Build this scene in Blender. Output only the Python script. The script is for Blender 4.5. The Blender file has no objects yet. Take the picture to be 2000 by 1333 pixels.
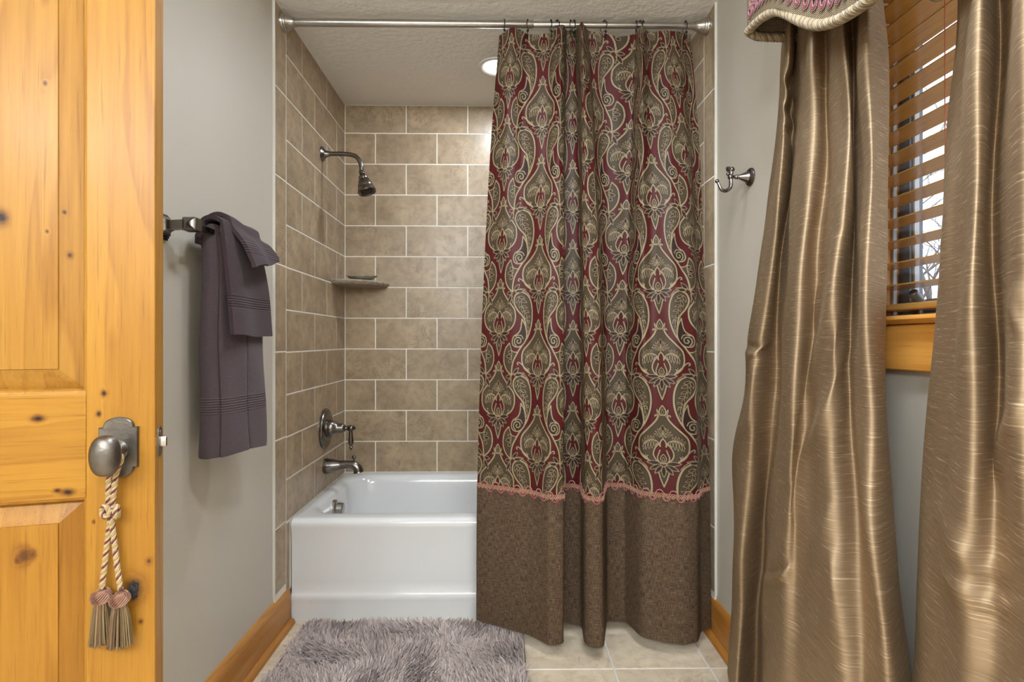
import bpy, math, random
import numpy as np
from mathutils import Vector, Matrix

random.seed(7); RNG = np.random.default_rng(11)
PI = math.pi
scene = bpy.context.scene
col = scene.collection

# ------------------------------------------------------------------ camera model
F, CX, CY, YAW, EYE = 1069.0, 991.0, 664.8, 0.0148, 1.04
SY, CYW = math.sin(YAW), math.cos(YAW)
def kx(px):                     # X / Y of the view ray through a picture column
    t = (px - CX) / F
    return (SY + t * CYW) / (CYW - t * SY)
def hz(py, X, Y):               # height seen at picture row py at (X, Y)
    return EYE + (CY - py) / F * (X * SY + Y * CYW)
def at_Y(px, py, Y):
    X = kx(px) * Y
    return Vector((X, Y, hz(py, X, Y)))
def at_X(px, py, X):
    Y = X / kx(px)
    return Vector((X, Y, hz(py, X, Y)))

XL, XR, YB, ZC = -0.773, 0.751, 2.752, 2.2185      # tiled alcove faces and ceiling

# ------------------------------------------------------------------ mesh helpers
class MB:
    def __init__(s):
        s.v = []; s.f = []; s.m = []; s.r = []
    def add(s, verts, faces, mi=0, rnd=0.0):
        o = len(s.v)
        s.v.extend([tuple(p) for p in verts])
        for f in faces:
            s.f.append(tuple(i + o for i in f)); s.m.append(mi); s.r.append(rnd)
    def box(s, x0, x1, y0, y1, z0, z1, mi=0, rnd=0.0):
        v = [(x, y, z) for x in (x0, x1) for y in (y0, y1) for z in (z0, z1)]
        s.add(v, [(0,1,3,2),(4,6,7,5),(0,4,5,1),(2,3,7,6),(0,2,6,4),(1,5,7,3)], mi, rnd)
    def loft(s, loops, mi=0, cap0=True, cap1=True, closed=True, rnd=0.0):
        n = len(loops[0]); v = []; f = []
        for l in loops: v.extend(l)
        for i in range(len(loops) - 1):
            for j in range(n if closed else n - 1):
                a = i*n + j; b = i*n + (j+1) % n
                f.append((a, b, b + n, a + n))
        if cap0: f.append(tuple(range(n - 1, -1, -1)))
        if cap1: f.append(tuple((len(loops)-1)*n + j for j in range(n)))
        s.add(v, f, mi, rnd)
    def tube(s, pts, r, n=10, mi=0, cap=True, rnd=0.0):
        pts = [Vector(p) for p in pts]
        if not hasattr(r, '__len__'): r = [r] * len(pts)
        T = []
        for i in range(len(pts)):
            a = pts[max(i-1, 0)]; b = pts[min(i+1, len(pts)-1)]
            d = (b - a); T.append(d.normalized() if d.length > 1e-9 else Vector((0,0,1)))
        up = Vector((0,0,1)) if abs(T[0].z) < .9 else Vector((1,0,0))
        N = T[0].cross(up).normalized()
        loops = []
        for i, p in enumerate(pts):
            N = (N - T[i] * N.dot(T[i]))
            if N.length < 1e-6: N = T[i].orthogonal()
            N.normalize(); B = T[i].cross(N)
            loops.append([p + (N * math.cos(2*PI*k/n) + B * math.sin(2*PI*k/n)) * r[i] for k in range(n)])
        s.loft(loops, mi, cap, cap, True, rnd)
    def lathe(s, prof, org, axis, n=32, mi=0, sx=1.0, sy=1.0):
        # prof: [(along, radius)]
        axis = Vector(axis).normalized(); org = Vector(org)
        a = Vector((0,0,1)) if abs(axis.z) < .9 else Vector((1,0,0))
        U = axis.cross(a).normalized(); W = axis.cross(U)
        loops = [[org + axis*d + (U*math.cos(2*PI*k/n)*sx + W*math.sin(2*PI*k/n)*sy) * max(r, 1e-5) for k in range(n)] for d, r in prof]
        s.loft(loops, mi)
    def sphere(s, c, rx, ry=None, rz=None, n=16, mi=0):
        ry = rx if ry is None else ry; rz = rx if rz is None else rz
        c = Vector(c); loops = []
        m = max(6, n // 2 + 2)
        for i in range(1, m):
            a = PI * i / m
            loops.append([c + Vector((rx*math.sin(a)*math.cos(2*PI*k/n), ry*math.sin(a)*math.sin(2*PI*k/n), -rz*math.cos(a))) for k in range(n)])
        s.loft(loops, mi)
    def prism(s, poly, to3, d0, d1, bevel=0.0, mi=0):
        # poly 2D outline, to3(u, v, d)
        cu = sum(p[0] for p in poly)/len(poly); cv = sum(p[1] for p in poly)/len(poly)
        def shr(p):
            L = math.hypot(p[0]-cu, p[1]-cv); k = max(0, (L - bevel)/L) if L > 0 else 1
            return (cu + (p[0]-cu)*k, cv + (p[1]-cv)*k)
        loops = [[to3(p[0], p[1], d0) for p in poly]]
        if bevel:
            sgn = 1 if d1 > d0 else -1
            loops.append([to3(p[0], p[1], d1 - sgn*bevel) for p in poly])
            q = [shr(p) for p in poly]
            loops.append([to3(p[0], p[1], d1) for p in q])
        else:
            loops.append([to3(p[0], p[1], d1) for p in poly])
        s.loft(loops, mi)
    def build(s, name, mats, parent=None, smooth=True, angle=35, rnd=False, bevel=0, loc=None, rotz=0):
        me = bpy.data.meshes.new(name)
        me.from_pydata(s.v, [], s.f)
        mats = mats if isinstance(mats, (list, tuple)) else [mats]
        for m in mats: me.materials.append(m)
        if len(mats) > 1: me.polygons.foreach_set('material_index', s.m)
        if rnd:
            a = me.attributes.new('rnd', 'FLOAT', 'FACE'); a.data.foreach_set('value', s.r)
        import bmesh
        bm = bmesh.new(); bm.from_mesh(me)
        bmesh.ops.recalc_face_normals(bm, faces=bm.faces); bm.to_mesh(me); bm.free()
        o = bpy.data.objects.new(name, me); col.objects.link(o)
        if parent: o.parent = parent
        if loc: o.location = loc
        o.rotation_euler.z = rotz
        if bevel:
            b = o.modifiers.new('bev', 'BEVEL'); b.width = bevel; b.segments = 3; b.limit_method = 'ANGLE'; b.angle_limit = math.radians(40)
        if smooth:
            me.polygons.foreach_set('use_smooth', [True]*len(me.polygons))
            try: me.set_sharp_from_angle(angle=math.radians(angle))
            except Exception: pass
        return o

def grid_obj(name, P, mat, parent=None, uv=None, colattr=None, smooth=True):
    """P: (rows, cols, 3) array -> mesh"""
    R, Cn = P.shape[:2]
    me = bpy.data.meshes.new(name)
    nv = R * Cn
    idx = np.arange(nv, dtype=np.int32).reshape(R, Cn)
    q = np.stack([idx[:-1,:-1], idx[:-1,1:], idx[1:,1:], idx[1:,:-1]], -1).reshape(-1, 4)
    nf = len(q)
    me.vertices.add(nv); me.vertices.foreach_set('co', P.reshape(-1).astype(np.float32))
    me.loops.add(nf*4); me.loops.foreach_set('vertex_index', q.reshape(-1))
    me.polygons.add(nf); me.polygons.foreach_set('loop_start', np.arange(0, nf*4, 4, dtype=np.int32))
    me.polygons.foreach_set('use_smooth', np.ones(nf, dtype=bool) if smooth else np.zeros(nf, dtype=bool))
    me.update(calc_edges=True)
    if uv is not None:
        l = me.uv_layers.new(name='UVMap')
        l.data.foreach_set('uv', uv.reshape(-1, 2)[q.reshape(-1)].reshape(-1).astype(np.float32))
    if colattr is not None:
        a = me.attributes.new('weave', 'FLOAT_COLOR', 'POINT')
        a.data.foreach_set('color', colattr.reshape(-1).astype(np.float32))
    me.materials.append(mat); me.validate()
    o = bpy.data.objects.new(name, me); col.objects.link(o)
    if parent: o.parent = parent
    return o

def thing(name, label, cat, loc=(0,0,0), rotz=0, group=None):
    o = bpy.data.objects.new(name, None); col.objects.link(o)
    o.location = loc; o.rotation_euler = (0, 0, rotz); o.empty_display_size = .05
    return tag(o, label, cat, group)
def tag(o, label, cat, group=None):
    o['label'] = label; o['category'] = cat
    if group: o['group'] = group
    return o
def structure(o, label=None, cat=None):
    o['kind'] = 'structure'
    if label: o['label'] = label
    if cat: o['category'] = cat
    return o
def sempty(name, label=None, cat=None, loc=(0,0,0), rotz=0):
    o = bpy.data.objects.new(name, None); col.objects.link(o); o.location = loc; o.rotation_euler.z = rotz
    return structure(o, label, cat)

def catmull(pts, n=8, closed=False):
    P = [np.array(p, float) for p in pts]; out = []
    m = len(P); rng = range(m) if closed else range(m - 1)
    for i in rng:
        p1, p2 = P[i], P[(i+1) % m]
        p0 = P[(i-1) % m] if (closed or i > 0) else 2*p1 - p2
        p3 = P[(i+2) % m] if (closed or i + 2 < m) else 2*p2 - p1
        for k in range(n):
            t = k / n
            out.append(.5*((2*p1) + (-p0+p2)*t + (2*p0-5*p1+4*p2-p3)*t*t + (-p0+3*p1-3*p2+p3)*t**3))
    if not closed: out.append(P[-1])
    return out

# ------------------------------------------------------------------ material helpers
class NT:
    def __init__(s, name):
        s.mat = bpy.data.materials.new(name); s.mat.use_nodes = True
        s.t = s.mat.node_tree; s.n = s.t.nodes; s.b = s.n['Principled BSDF']; s.out = s.n['Material Output']
    def node(s, typ, **kw):
        x = s.n.new(typ)
        for k, v in kw.items():
            if k.startswith('i_'):
                key = k[2:].replace('_', ' ')
                x.inputs[key].default_value = v
            else: setattr(x, k, v)
        return x
    def link(s, a, b): s.t.links.new(a, b)
    def math(s, op, a, b=None, c=None, clamp=False):
        x = s.n.new('ShaderNodeMath'); x.operation = op; x.use_clamp = clamp
        for i, q in enumerate((a, b, c)):
            if q is None: continue
            if hasattr(q, 'is_linked'): s.link(q, x.inputs[i])
            else: x.inputs[i].default_value = q
        return x.outputs[0]
    def mix(s, fac, a, b, blend='MIX'):
        x = s.n.new('ShaderNodeMix'); x.data_type = 'RGBA'; x.blend_type = blend
        for sock, q in ((x.inputs[0], fac), (x.inputs[6], a), (x.inputs[7], b)):
            if hasattr(q, 'is_linked'): s.link(q, sock)
            elif hasattr(q, '__len__'): sock.default_value = (*q, 1) if len(q) == 3 else q
            else: sock.default_value = q
        return x.outputs[2]
    def ramp(s, fac, stops):
        x = s.n.new('ShaderNodeValToRGB'); cr = x.color_ramp
        while len(cr.elements) < len(stops): cr.elements.new(.5)
        for e, (p, c) in zip(cr.elements, stops):
            e.position = p; e.color = (*c, 1) if hasattr(c, '__len__') else (c, c, c, 1)
        s.link(fac, x.inputs[0]); return x.outputs[0]
    def coord(s, kind='Object', scale=(1,1,1), offset=None):
        tc = s.n.new('ShaderNodeTexCoord'); mp = s.n.new('ShaderNodeMapping')
        s.link(tc.outputs[kind], mp.inputs[0]); mp.inputs['Scale'].default_value = scale
        if offset is not None: mp.inputs['Location'].default_value = offset
        return mp.outputs[0]
    def noise(s, vec, scale=5, detail=4, rough=.55, dist=0.0, lac=2.0):
        x = s.n.new('ShaderNodeTexNoise'); x.inputs['Scale'].default_value = scale
        x.inputs['Detail'].default_value = detail; x.inputs['Roughness'].default_value = rough
        x.inputs['Distortion'].default_value = dist
        s.link(vec, x.inputs['Vector']); return x.outputs['Fac']
    def bump(s, h, strength=.3, dist=.002):
        x = s.n.new('ShaderNodeBump'); x.inputs['Strength'].default_value = strength; x.inputs['Distance'].default_value = dist
        s.link(h, x.inputs['Height']); s.link(x.outputs[0], s.b.inputs['Normal'])
    def base(s, c):
        if hasattr(c, 'is_linked'): s.link(c, s.b.inputs['Base Color'])
        else: s.b.inputs['Base Color'].default_value = (*c, 1)
    def set(s, **kw):
        for k, v in kw.items():
            sock = s.b.inputs[k.replace('_', ' ')]
            if hasattr(v, 'is_linked'): s.link(v, sock)
            else: sock.default_value = v
        return s

def paint(name, c, bump=.15, bscale=220, rough=.6, dist=.0008):
    m = NT(name); v = m.coord('Object')
    n = m.noise(v, 3, 3); m.base(m.mix(n, [x*.97 for x in c], [min(1, x*1.03) for x in c]))
    m.bump(m.noise(v, bscale, 3), bump, dist); m.set(Roughness=rough); return m.mat

def metal(name, c, rough=.3, var=.25, ns=60, pit=0.0):
    m = NT(name); v = m.coord('Object'); n = m.noise(v, ns, 4)
    if pit: m.bump(m.noise(v, 150, 3), pit, .0015)
    m.base(m.mix(n, [x*(1-var) for x in c], c)); m.set(Metallic=1.0, Roughness=m.math('MULTIPLY_ADD', n, var*.5, rough - var*.25)); return m.mat

def tile_mat(name, c1, c2, vein, rough=.33, vs=1.0):
    m = NT(name)
    tc = m.n.new('ShaderNodeTexCoord'); at = m.node('ShaderNodeAttribute', attribute_name='rnd')
    sc = m.node('ShaderNodeVectorMath', operation='SCALE'); m.link(at.outputs['Vector'], sc.inputs[0]); sc.inputs['Scale'].default_value = 40
    ad = m.node('ShaderNodeVectorMath', operation='ADD'); m.link(tc.outputs['Object'], ad.inputs[0]); m.link(sc.outputs[0], ad.inputs[1])
    v = ad.outputs[0]
    n1 = m.noise(v, 9, 5, .6, .5); n2 = m.noise(v, 30, 5, .65)
    base = m.mix(m.ramp(n1, [(.32, 0.0), (.68, 1.0)]), c1, c2)
    base = m.mix(m.math('MULTIPLY', m.ramp(n2, [(.45, 0.0), (.72, 1.0)]), .45), base, vein)
    # veins: thin lines where a warped noise crosses its middle, only in patches
    w = m.noise(v, 11*vs, 5, .65, 1.6)
    d = m.math('ABSOLUTE', m.math('SUBTRACT', w, .5))
    line = m.ramp(d, [(0.0, 1.0), (.012, .7), (.03, 0.0)])
    patch = m.ramp(m.noise(v, 6, 3, .5), [(.48, 0.0), (.62, 1.0)])
    vn = m.math('MULTIPLY', m.math('MULTIPLY', line, patch), .6)
    base = m.mix(vn, base, vein)
    tone = m.node('ShaderNodeHueSaturation'); m.link(base, tone.inputs['Color'])
    m.link(m.math('MULTIPLY_ADD', at.outputs['Fac'], .13, .935), tone.inputs['Value'])
    m.base(tone.outputs[0])
    m.set(Roughness=m.math('MULTIPLY_ADD', n2, .25, rough - .1))
    h = m.math('SUBTRACT', m.noise(v, 45, 4), m.math('MULTIPLY', vn, .8))
    m.bump(h, .25, .0012); return m.mat

def wood(name, light, dark, axis='z', knots=(), rough=.4, seed=0.0, coat=.06, gs=1.0):
    m = NT(name)
    tc = m.n.new('ShaderNodeTexCoord'); pos = tc.outputs['Object']
    warp = None; dark_k = None
    for (kxx, kz, kr, depth) in knots:      # knots are spots in the board's own x/z plane
        sub = m.node('ShaderNodeVectorMath', operation='SUBTRACT'); m.link(pos, sub.inputs[0]); sub.inputs[1].default_value = (kxx, 0, kz)
        mu = m.node('ShaderNodeVectorMath', operation='MULTIPLY'); m.link(sub.outputs[0], mu.inputs[0])
        mu.inputs[1].default_value = (1.0, 0, .75) if axis == 'z' else (.6, 0, 1.0)
        le = m.node('ShaderNodeVectorMath', operation='LENGTH'); m.link(mu.outputs[0], le.inputs[0])
        nz = m.noise(pos, 130, 3)
        r = m.math('DIVIDE', m.math('ADD', le.outputs['Value'], m.math('MULTIPLY_ADD', nz, kr*.9, -kr*.45)), kr)
        g = m.math('EXPONENT', m.math('MULTIPLY', m.math('MULTIPLY', r, r), -.22))
        k = m.ramp(m.math('DIVIDE', r, 3.0), [(.18, depth), (.38, depth*.45), (.62, depth*.12), (.9, 0.0)])
        warp = g if warp is None else m.math('ADD', warp, g)
        dark_k = k if dark_k is None else m.math('MAXIMUM', dark_k, k)
    sx3 = m.node('ShaderNodeSeparateXYZ'); m.link(pos, sx3.inputs[0])
    stave = m.math('FLOOR', m.math('MULTIPLY_ADD', sx3.outputs[0] if axis == 'z' else sx3.outputs[2], 12.5 if axis == 'z' else 11.0, seed*.37))
    wn = m.node('ShaderNodeTexWhiteNoise', noise_dimensions='1D'); m.link(stave, wn.inputs['W']); tone = wn.outputs['Value']
    shv = m.node('ShaderNodeVectorMath', operation='SCALE'); m.link(wn.outputs['Color'], shv.inputs[0]); shv.inputs['Scale'].default_value = 3.0
    adv = m.node('ShaderNodeVectorMath', operation='ADD'); m.link(pos, adv.inputs[0]); m.link(shv.outputs[0], adv.inputs[1])
    mp = m.n.new('ShaderNodeMapping'); m.link(adv.outputs[0], mp.inputs[0])
    mp.inputs['Location'].default_value = (seed*1.7, seed*.9, seed*2.3)
    s1 = {'z': (6, 6, .55), 'x': (.55, 6, 6), 'y': (6, .55, 6)}[axis]
    mp.inputs['Scale'].default_value = [q*gs for q in s1]
    n = m.noise(mp.outputs[0], 1.0, 3, .5, .6)
    if warp is not None: n = m.math('ADD', n, m.math('MULTIPLY', warp, .10))
    ring = m.math('FRACT', m.math('MULTIPLY', n, 9.0))
    ring = m.ramp(ring, [(0.0, .1), (.55, .25), (.9, 1.0), (1.0, .1)])
    mp2 = m.n.new('ShaderNodeMapping'); m.link(pos, mp2.inputs[0])
    s2 = {'z': (130, 130, 4), 'x': (4, 130, 130), 'y': (130, 4, 130)}[axis]
    mp2.inputs['Scale'].default_value = s2
    fine = m.noise(mp2.outputs[0], 1.0, 4, .6)
    broad = m.noise(mp.outputs[0], .8, 2)
    fac = m.math('ADD', m.math('MULTIPLY', ring, .20), m.math('ADD', m.math('MULTIPLY', fine, .46), m.math('MULTIPLY_ADD', tone, .16, m.math('MULTIPLY', broad, .36))))
    c = m.mix(m.ramp(fac, [(.36, 0.0), (.88, 1.0)]), light, dark)
    mp3 = m.n.new('ShaderNodeMapping'); m.link(adv.outputs[0], mp3.inputs[0]); mp3.inputs['Scale'].default_value = {'z': (330, 330, 9), 'x': (9, 330, 330), 'y': (330, 9, 330)}[axis]
    pore = m.ramp(m.noise(mp3.outputs[0], 1.0, 2, .5), [(.60, 0.0), (.72, 1.0)])
    c = m.mix(m.math('MULTIPLY', pore, .5), c, [q*.72 for q in dark])
    if dark_k is not None:
        c = m.mix(m.math('MULTIPLY', m.ramp(warp, [(.10, 0.0), (.9, 1.0)]), .75), c, (dark[0]*.62, dark[1]*.48, dark[2]*.6)); c = m.mix(dark_k, c, (.02, .010, .006))
    m.base(c); m.set(Roughness=rough, Coat_Weight=coat, Coat_Roughness=.2); m.b.inputs['Specular IOR Level'].default_value = .32
    m.bump(fine, .08, .0006); return m.mat

M = {}
M['paint'] = paint('wall_paint', (.52, .48, .405), .12, 260, .55)
M['paint_trim'] = paint('caulk', (.66, .63, .57), .05, 90, .5)
M['ceil'] = paint('ceiling_paint', (.82, .80, .76), .9, 42, .8, .006)
M['white_wall'] = paint('rear_paint', (.62, .58, .50), .1, 200, .7)
M['tile'] = tile_mat('wall_tile', (.43, .32, .20), (.30, .22, .135), (.16, .11, .068))
M['floor_tile'] = tile_mat('floor_tile', (.74, .63, .47), (.62, .52, .38), (.40, .30, .21), .3, .8)
M['grout'] = paint('grout', (.76, .71, .62), .3, 300, .85)
M['fgrout'] = paint('floor_grout', (.68, .65, .60), .3, 300, .85)
M['tub'] = NT('porcelain').set(Roughness=.12, Coat_Weight=.3).mat
M['tub'].node_tree.nodes['Principled BSDF'].inputs['Base Color'].default_value = (.69, .69, .68, 1)
M['pewter'] = metal('aged_pewter', (.23, .205, .185), .25)
M['nickel'] = metal('brushed_nickel', (.50, .47, .43), .30, .08, 7)
M['chrome'] = metal('chrome', (.75, .75, .74), .12, .05)
M['bronze'] = metal('aged_bronze', (.25, .225, .195), .42, .5, 45, .35)
M['dark_metal'] = metal('dark_bronze', (.06, .05, .045), .35)
L1, D1 = (.44, .212, .024), (.25, .095, .008)

# ------------------------------------------------------------------ room shell
def slab(name, x0, x1, y0, y1, z0, z1, mat):
    b = MB(); b.box(x0, x1, y0, y1, z0, z1); return structure(b.build(name, mat, smooth=False))
PX = XL - .007; PRX = XR + .007            # painted faces sit just behind the tile faces
YF, XFAR = -1.35, -1.32
# left wall
wl = slab('wall_left', PX - .1, PX, 1.12, YB + .1, 0, ZC, M['paint'])
slab('wall_return', XFAR, PX - .1, 1.12, 1.22, 0, ZC, M['paint'])
slab('wall_side', XFAR - .1, XFAR, YF, 1.22, 0, ZC, M['white_wall'])
slab('wall_front', XFAR - .1, PRX + .2, YF - .1, YF, 0, ZC, M['white_wall'])
wb = slab('wall_back', PX - .1, PRX + .16, YB + .007, YB + .107, 0, ZC, M['paint'])
# right wall with window opening
WY0, WY1, WZ0, WZ1, WT = .22, 1.146, 1.075, 2.06, .108
b = MB()
b.box(PRX, PRX+WT, YF, WY0, 0, ZC); b.box(PRX, PRX+WT, WY1, YB+.1, 0, ZC)
b.box(PRX, PRX+WT, WY0, WY1, 0, WZ0); b.box(PRX, PRX+WT, WY0, WY1, WZ1, ZC)
wr = structure(b.build('wall_right', M['paint'], smooth=False))
# ceiling with a round hole for the can light
LX, LY, LR = -.008, 2.36, .066
def ceiling():
    b = MB(); n = 48; x0, x1, y0, y1 = XFAR - .1, PRX + WT, YF - .1, YB + .11
    circ = [(LX + LR*math.cos(2*PI*k/n), LY + LR*math.sin(2*PI*k/n)) for k in range(n)]
    sq = []
    for k in range(n):
        c, s = math.cos(2*PI*k/n), math.sin(2*PI*k/n); q = .16 / max(abs(c), abs(s)); sq.append((LX + c*q, LY + s*q))
    v = [(x, y, ZC) for x, y in circ] + [(x, y, ZC) for x, y in sq]
    b.add(v, [(k, (k+1) % n, n + (k+1) % n, n + k) for k in range(n)])
    a0, a1, c0, c1 = LX - .16, LX + .16, LY - .16, LY + .16
    for (p, q, r, t) in ((x0, a0, y0, y1), (a1, x1, y0, y1), (a0, a1, y0, c0), (a0, a1, c1, y1)):
        b.add([(p, r, ZC), (q, r, ZC), (q, t, ZC), (p, t, ZC)], [(0, 1, 2, 3)])
    b.add([(x, y, ZC) for x, y in circ] + [(x, y, ZC + .02) for x, y in circ], [(k, (k+1) % n, n + (k+1) % n, n + k) for k in range(n)])
    b.box(x0, x1, y0, y1, ZC + .12, ZC + .14)
    return structure(b.build('ceiling', M['ceil'], smooth=False))
ceiling()

# tiles
def tile_patch(b, to3, u0, u1, v0, v1, g=.0021, t=.0035, bv=.0014):
    if u1 - u0 < .006 or v1 - v0 < .006: return
    a0, a1, c0, c1 = u0 + g, u1 - g, v0 + g, v1 - g
    r = random.random()
    l0 = [to3(u, v, -t) for u, v in ((a0,c0),(a1,c0),(a1,c1),(a0,c1))]
    l1 = [to3(u, v, -bv) for u, v in ((a0,c0),(a1,c0),(a1,c1),(a0,c1))]
    l2 = [to3(u, v, 0) for u, v in ((a0+bv,c0+bv),(a1-bv,c0+bv),(a1-bv,c1-bv),(a0+bv,c1-bv))]
    b.loft([l0, l1, l2], 0, False, True, rnd=r)
def running_bond(b, to3, ulo, uhi, vlo, vhi, ue, uo, vref, P=.308, PV=.1545):
    k0 = math.floor((vlo - vref)/PV) - 1
    for k in range(k0, k0 + 40):
        v0 = vref + k*PV; v1 = v0 + PV
        a, c = max(v0, vlo), min(v1, vhi)
        if c - a < .004: continue
        ref = ue if k % 2 == 0 else uo
        n0 = math.floor((ulo - ref)/P) - 1
        for n in range(n0, n0 + 30):
            p, q = max(ref + n*P, ulo), min(ref + (n+1)*P, uhi)
            if q > p: tile_patch(b, to3, p, q, a, c)
VREF = EYE + 1.0375                        # a row line; k=-1 is the row below it
TUBZ = .378
BN0, BN1 = 1.898, 1.998
def side_tiles(name, X, sgn, parent):
    to3 = lambda u, v, d: (X + sgn*d, u, v)
    b = MB()
    running_bond(b, to3, BN1, YB, TUBZ - .004, ZC, 2.467, 2.615, VREF)
    vz = VREF - .1545 - .308*7
    for k in range(9):                      # bullnose strip, one tile wide
        v0, v1 = max(.155, vz + k*.308), min(ZC, vz + (k+1)*.308)
        if v1 > v0: tile_patch(b, to3, BN0, BN1, v0, v1)
    tile_patch(b, to3, BN1, 2.031, .12, TUBZ - .004)
    o = b.build(name, M['tile'], parent, smooth=False, rnd=True)
    g = MB(); x0 = X - sgn*.0010
    g.box(min(x0, X - sgn*.0069), max(x0, X - sgn*.0069), BN0 + .001, YB + .006, .12, ZC)
    g.build('grout', M['grout'], parent, smooth=False)
    e = MB(); xa, xb = sorted((X - sgn*.0069, X + sgn*.001)); e.box(xa, xb, BN0 - .004, BN0 + .001, .15, ZC - .001)
    c = e.build('edge_caulk', M['paint_trim'], parent, smooth=False)
    return o
side_tiles('tile_panel', XL, 1, wl)
side_tiles('tile_panel', XR, -1, wr)
b = MB()
running_bond(b, lambda u, v, d: (u, YB - d, v), XL, XR, TUBZ - .004, ZC, -.4665, -.6205, VREF)
b.build('tile_panel', M['tile'], wb, smooth=False, rnd=True)
b = MB(); b.box(XL - .004, XR + .004, YB + .0010, YB + .0069, .2, ZC); b.build('grout', M['grout'], wb, smooth=False)

# floor
fl = sempty('floor')
b = MB(); FP = .3035
for i in range(-6, 4):
    for j in range(-12, 4):
        x0, x1 = .363 + i*FP, .363 + (i+1)*FP; y0, y1 = 1.724 + j*FP, 1.724 + (j+1)*FP
        x0, x1 = max(x0, XFAR), min(x1, PRX); y0, y1 = max(y0, YF), min(y1, 2.25)
        if x1 > x0 and y1 > y0: tile_patch(b, lambda u, v, d: (u, v, d), x0, x1, y0, y1, .0028)
b.build('tile_field', M['floor_tile'], fl, smooth=False, rnd=True)
b = MB(); b.box(XFAR - .1, PRX + .1, YF - .1, YB + .1, -.06, -.0018); b.build('grout', M['fgrout'], fl, smooth=False)

# baseboards with quarter-round shoe
WB = wood('baseboard_wood', (.50, .22, .042), (.27, .09, .014), 'y', (), .3, 1.3)
def baseboard(name, X, sgn, y0, y1):
    root = sempty(name)
    prof = [(0, 0), (.014, 0), (.014, .105), (.0125, .118), (.009, .128), (.004, .134), (0, .136)]
    b = MB(); b.loft([[(X + sgn*d, y, z) for d, z in prof] for y in (y0, y1)]); b.build('board', WB, root, angle=50)
    q = [(.014, 0)] + [(.014 + .017*math.cos(a), .02*math.sin(a)) for a in np.linspace(0, PI/2, 7)]
    b = MB(); b.loft([[(X + sgn*d, y, z) for d, z in q] for y in (y0, y1)]); b.build('shoe_moulding', WB, root, angle=50)
    return root
baseboard('baseboard_left', PX, 1, 1.12, 2.022)
baseboard('baseboard_right', PRX, -1, YF, 2.022)

# ------------------------------------------------------------------ bathtub
def rrect(x0, x1, y0, y1, r, z, n=10):
    out = []
    for cxx, cyy, a0 in ((x1-r, y0+r, -PI/2), (x1-r, y1-r, 0), (x0+r, y1-r, PI/2), (x0+r, y0+r, PI)):
        for k in range(n + 1):
            a = a0 + PI/2*k/n; out.append((cxx + r*math.cos(a), cyy + r*math.sin(a), z))
    return out
tub = thing('bathtub', 'white alcove bathtub with flat apron against the tiled walls', 'bathtub', (0, 2.39, 0))
def tubloc(l): return [(x, y - 2.39, z) for x, y, z in l]
TX0, TX1, TY0, TY1 = XL + .002, XR - .002, 2.03, YB - .002
fr = [(0, .004), (.06, .004), (.075, .003), (.088, .001), (.098, .006), (.108, .011), (.14, .012), (.25, .011), (.32, .008), (.345, .003)]
loops = [rrect(TX0, TX1, TY0 + o, TY1, .004, z) for z, o in fr]
for a in np.linspace(0, PI/2, 7)[1:]:
    k = .024*(1 - math.cos(a)); loops.append(rrect(TX0 + k*.1, TX1 - k*.1, TY0 + k, TY1, .004 + k*.3, TUBZ - .026 + .026*math.sin(a)))
bx0, bx1, by0, by1 = TX0 + .036, TX1 - .08, TY0 + .075, TY1 - .055
for d, z, r in ((-.012, 0, .10), (0, -.002, .105), (.010, -.008, .11), (.017, -.018, .115), (.022, -.035, .12), (.03, -.10, .125), (.045, -.2, .13), (.065, -.275, .14), (.10, -.315, .15), (.15, -.325, .15)):
    loops.append(rrect(bx0 + d, bx1 - d*1.6, by0 + d*.9, by1 - d*.9, r if d > -.011 else .1, TUBZ + z))
b = MB(); b.loft([tubloc(l) for l in loops], 0, False, True)
tb = b.build('body', M['tub'], tub, angle=60)
b = MB(); oc = Vector((bx0 + .024, 2.37 - 2.39, .315))
b.lathe([(-.01, .036), (.006, .036), (.010, .033), (.014, .022)], oc, (1, 0, -.05), 32)
b.lathe([(.008, .024), (.036, .025), (.040, .022), (.041, .010)], oc, (1, 0, -.05), 32)
ov = b.build('overflow_plate', M['nickel'], tub)

# ------------------------------------------------------------------ plumbing
def wallpt(px, py): return at_X(px, py, XL)
p = wallpt(629, 301)
sh = thing('overhead_shower', 'dark pewter shower head on a bent arm from left tiled wall', 'shower head', p)
b = MB(); b.lathe([(0, .032), (.004, .032), (.008, .027), (.014, .017), (.026, .0125), (.034, .0115)], (0,0,0), (1,0,0)); b.build('flange', M['pewter'], sh)
armp = catmull([(0,0,0), (.06, -.003, 0), (.125, -.006, -.004), (.155, -.008, -.018), (.172, -.009, -.05), (.174, -.009, -.085)], 8)
b = MB(); b.tube(armp, .0098, 14); b.build('arm', M['pewter'], sh)
hd = Vector((.174, -.009, -.08)); ax = Vector((.30, -.14, -1)).normalized()
b = MB()
b.lathe([(-.004, .011), (0, .0125), (.012, .0125), (.014, .010), (.018, .012), (.022, .019), (.032, .021), (.036, .020), (.038, .023), (.055, .030), (.068, .0335), (.072, .033), (.074, .035), (.083, .0375), (.094, .040), (.098, .038), (.095, .033), (.093, .030)], hd, ax)
hb = b.build('head', M['pewter'], sh)
b = MB(); b.lathe([(.0925, .029), (.0945, .027), (.0935, .012), (.0955, .006), (.0955, .001)], hd, ax)
for k in range(16):
    a = 2*PI*k/16; U = ax.orthogonal().normalized(); W = ax.cross(U)
    b.sphere(hd + ax*.0945 + (U*math.cos(a) + W*math.sin(a))*.020, .0022, n=6)
b.build('spray_face', M['dark_metal'], hb)

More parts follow.
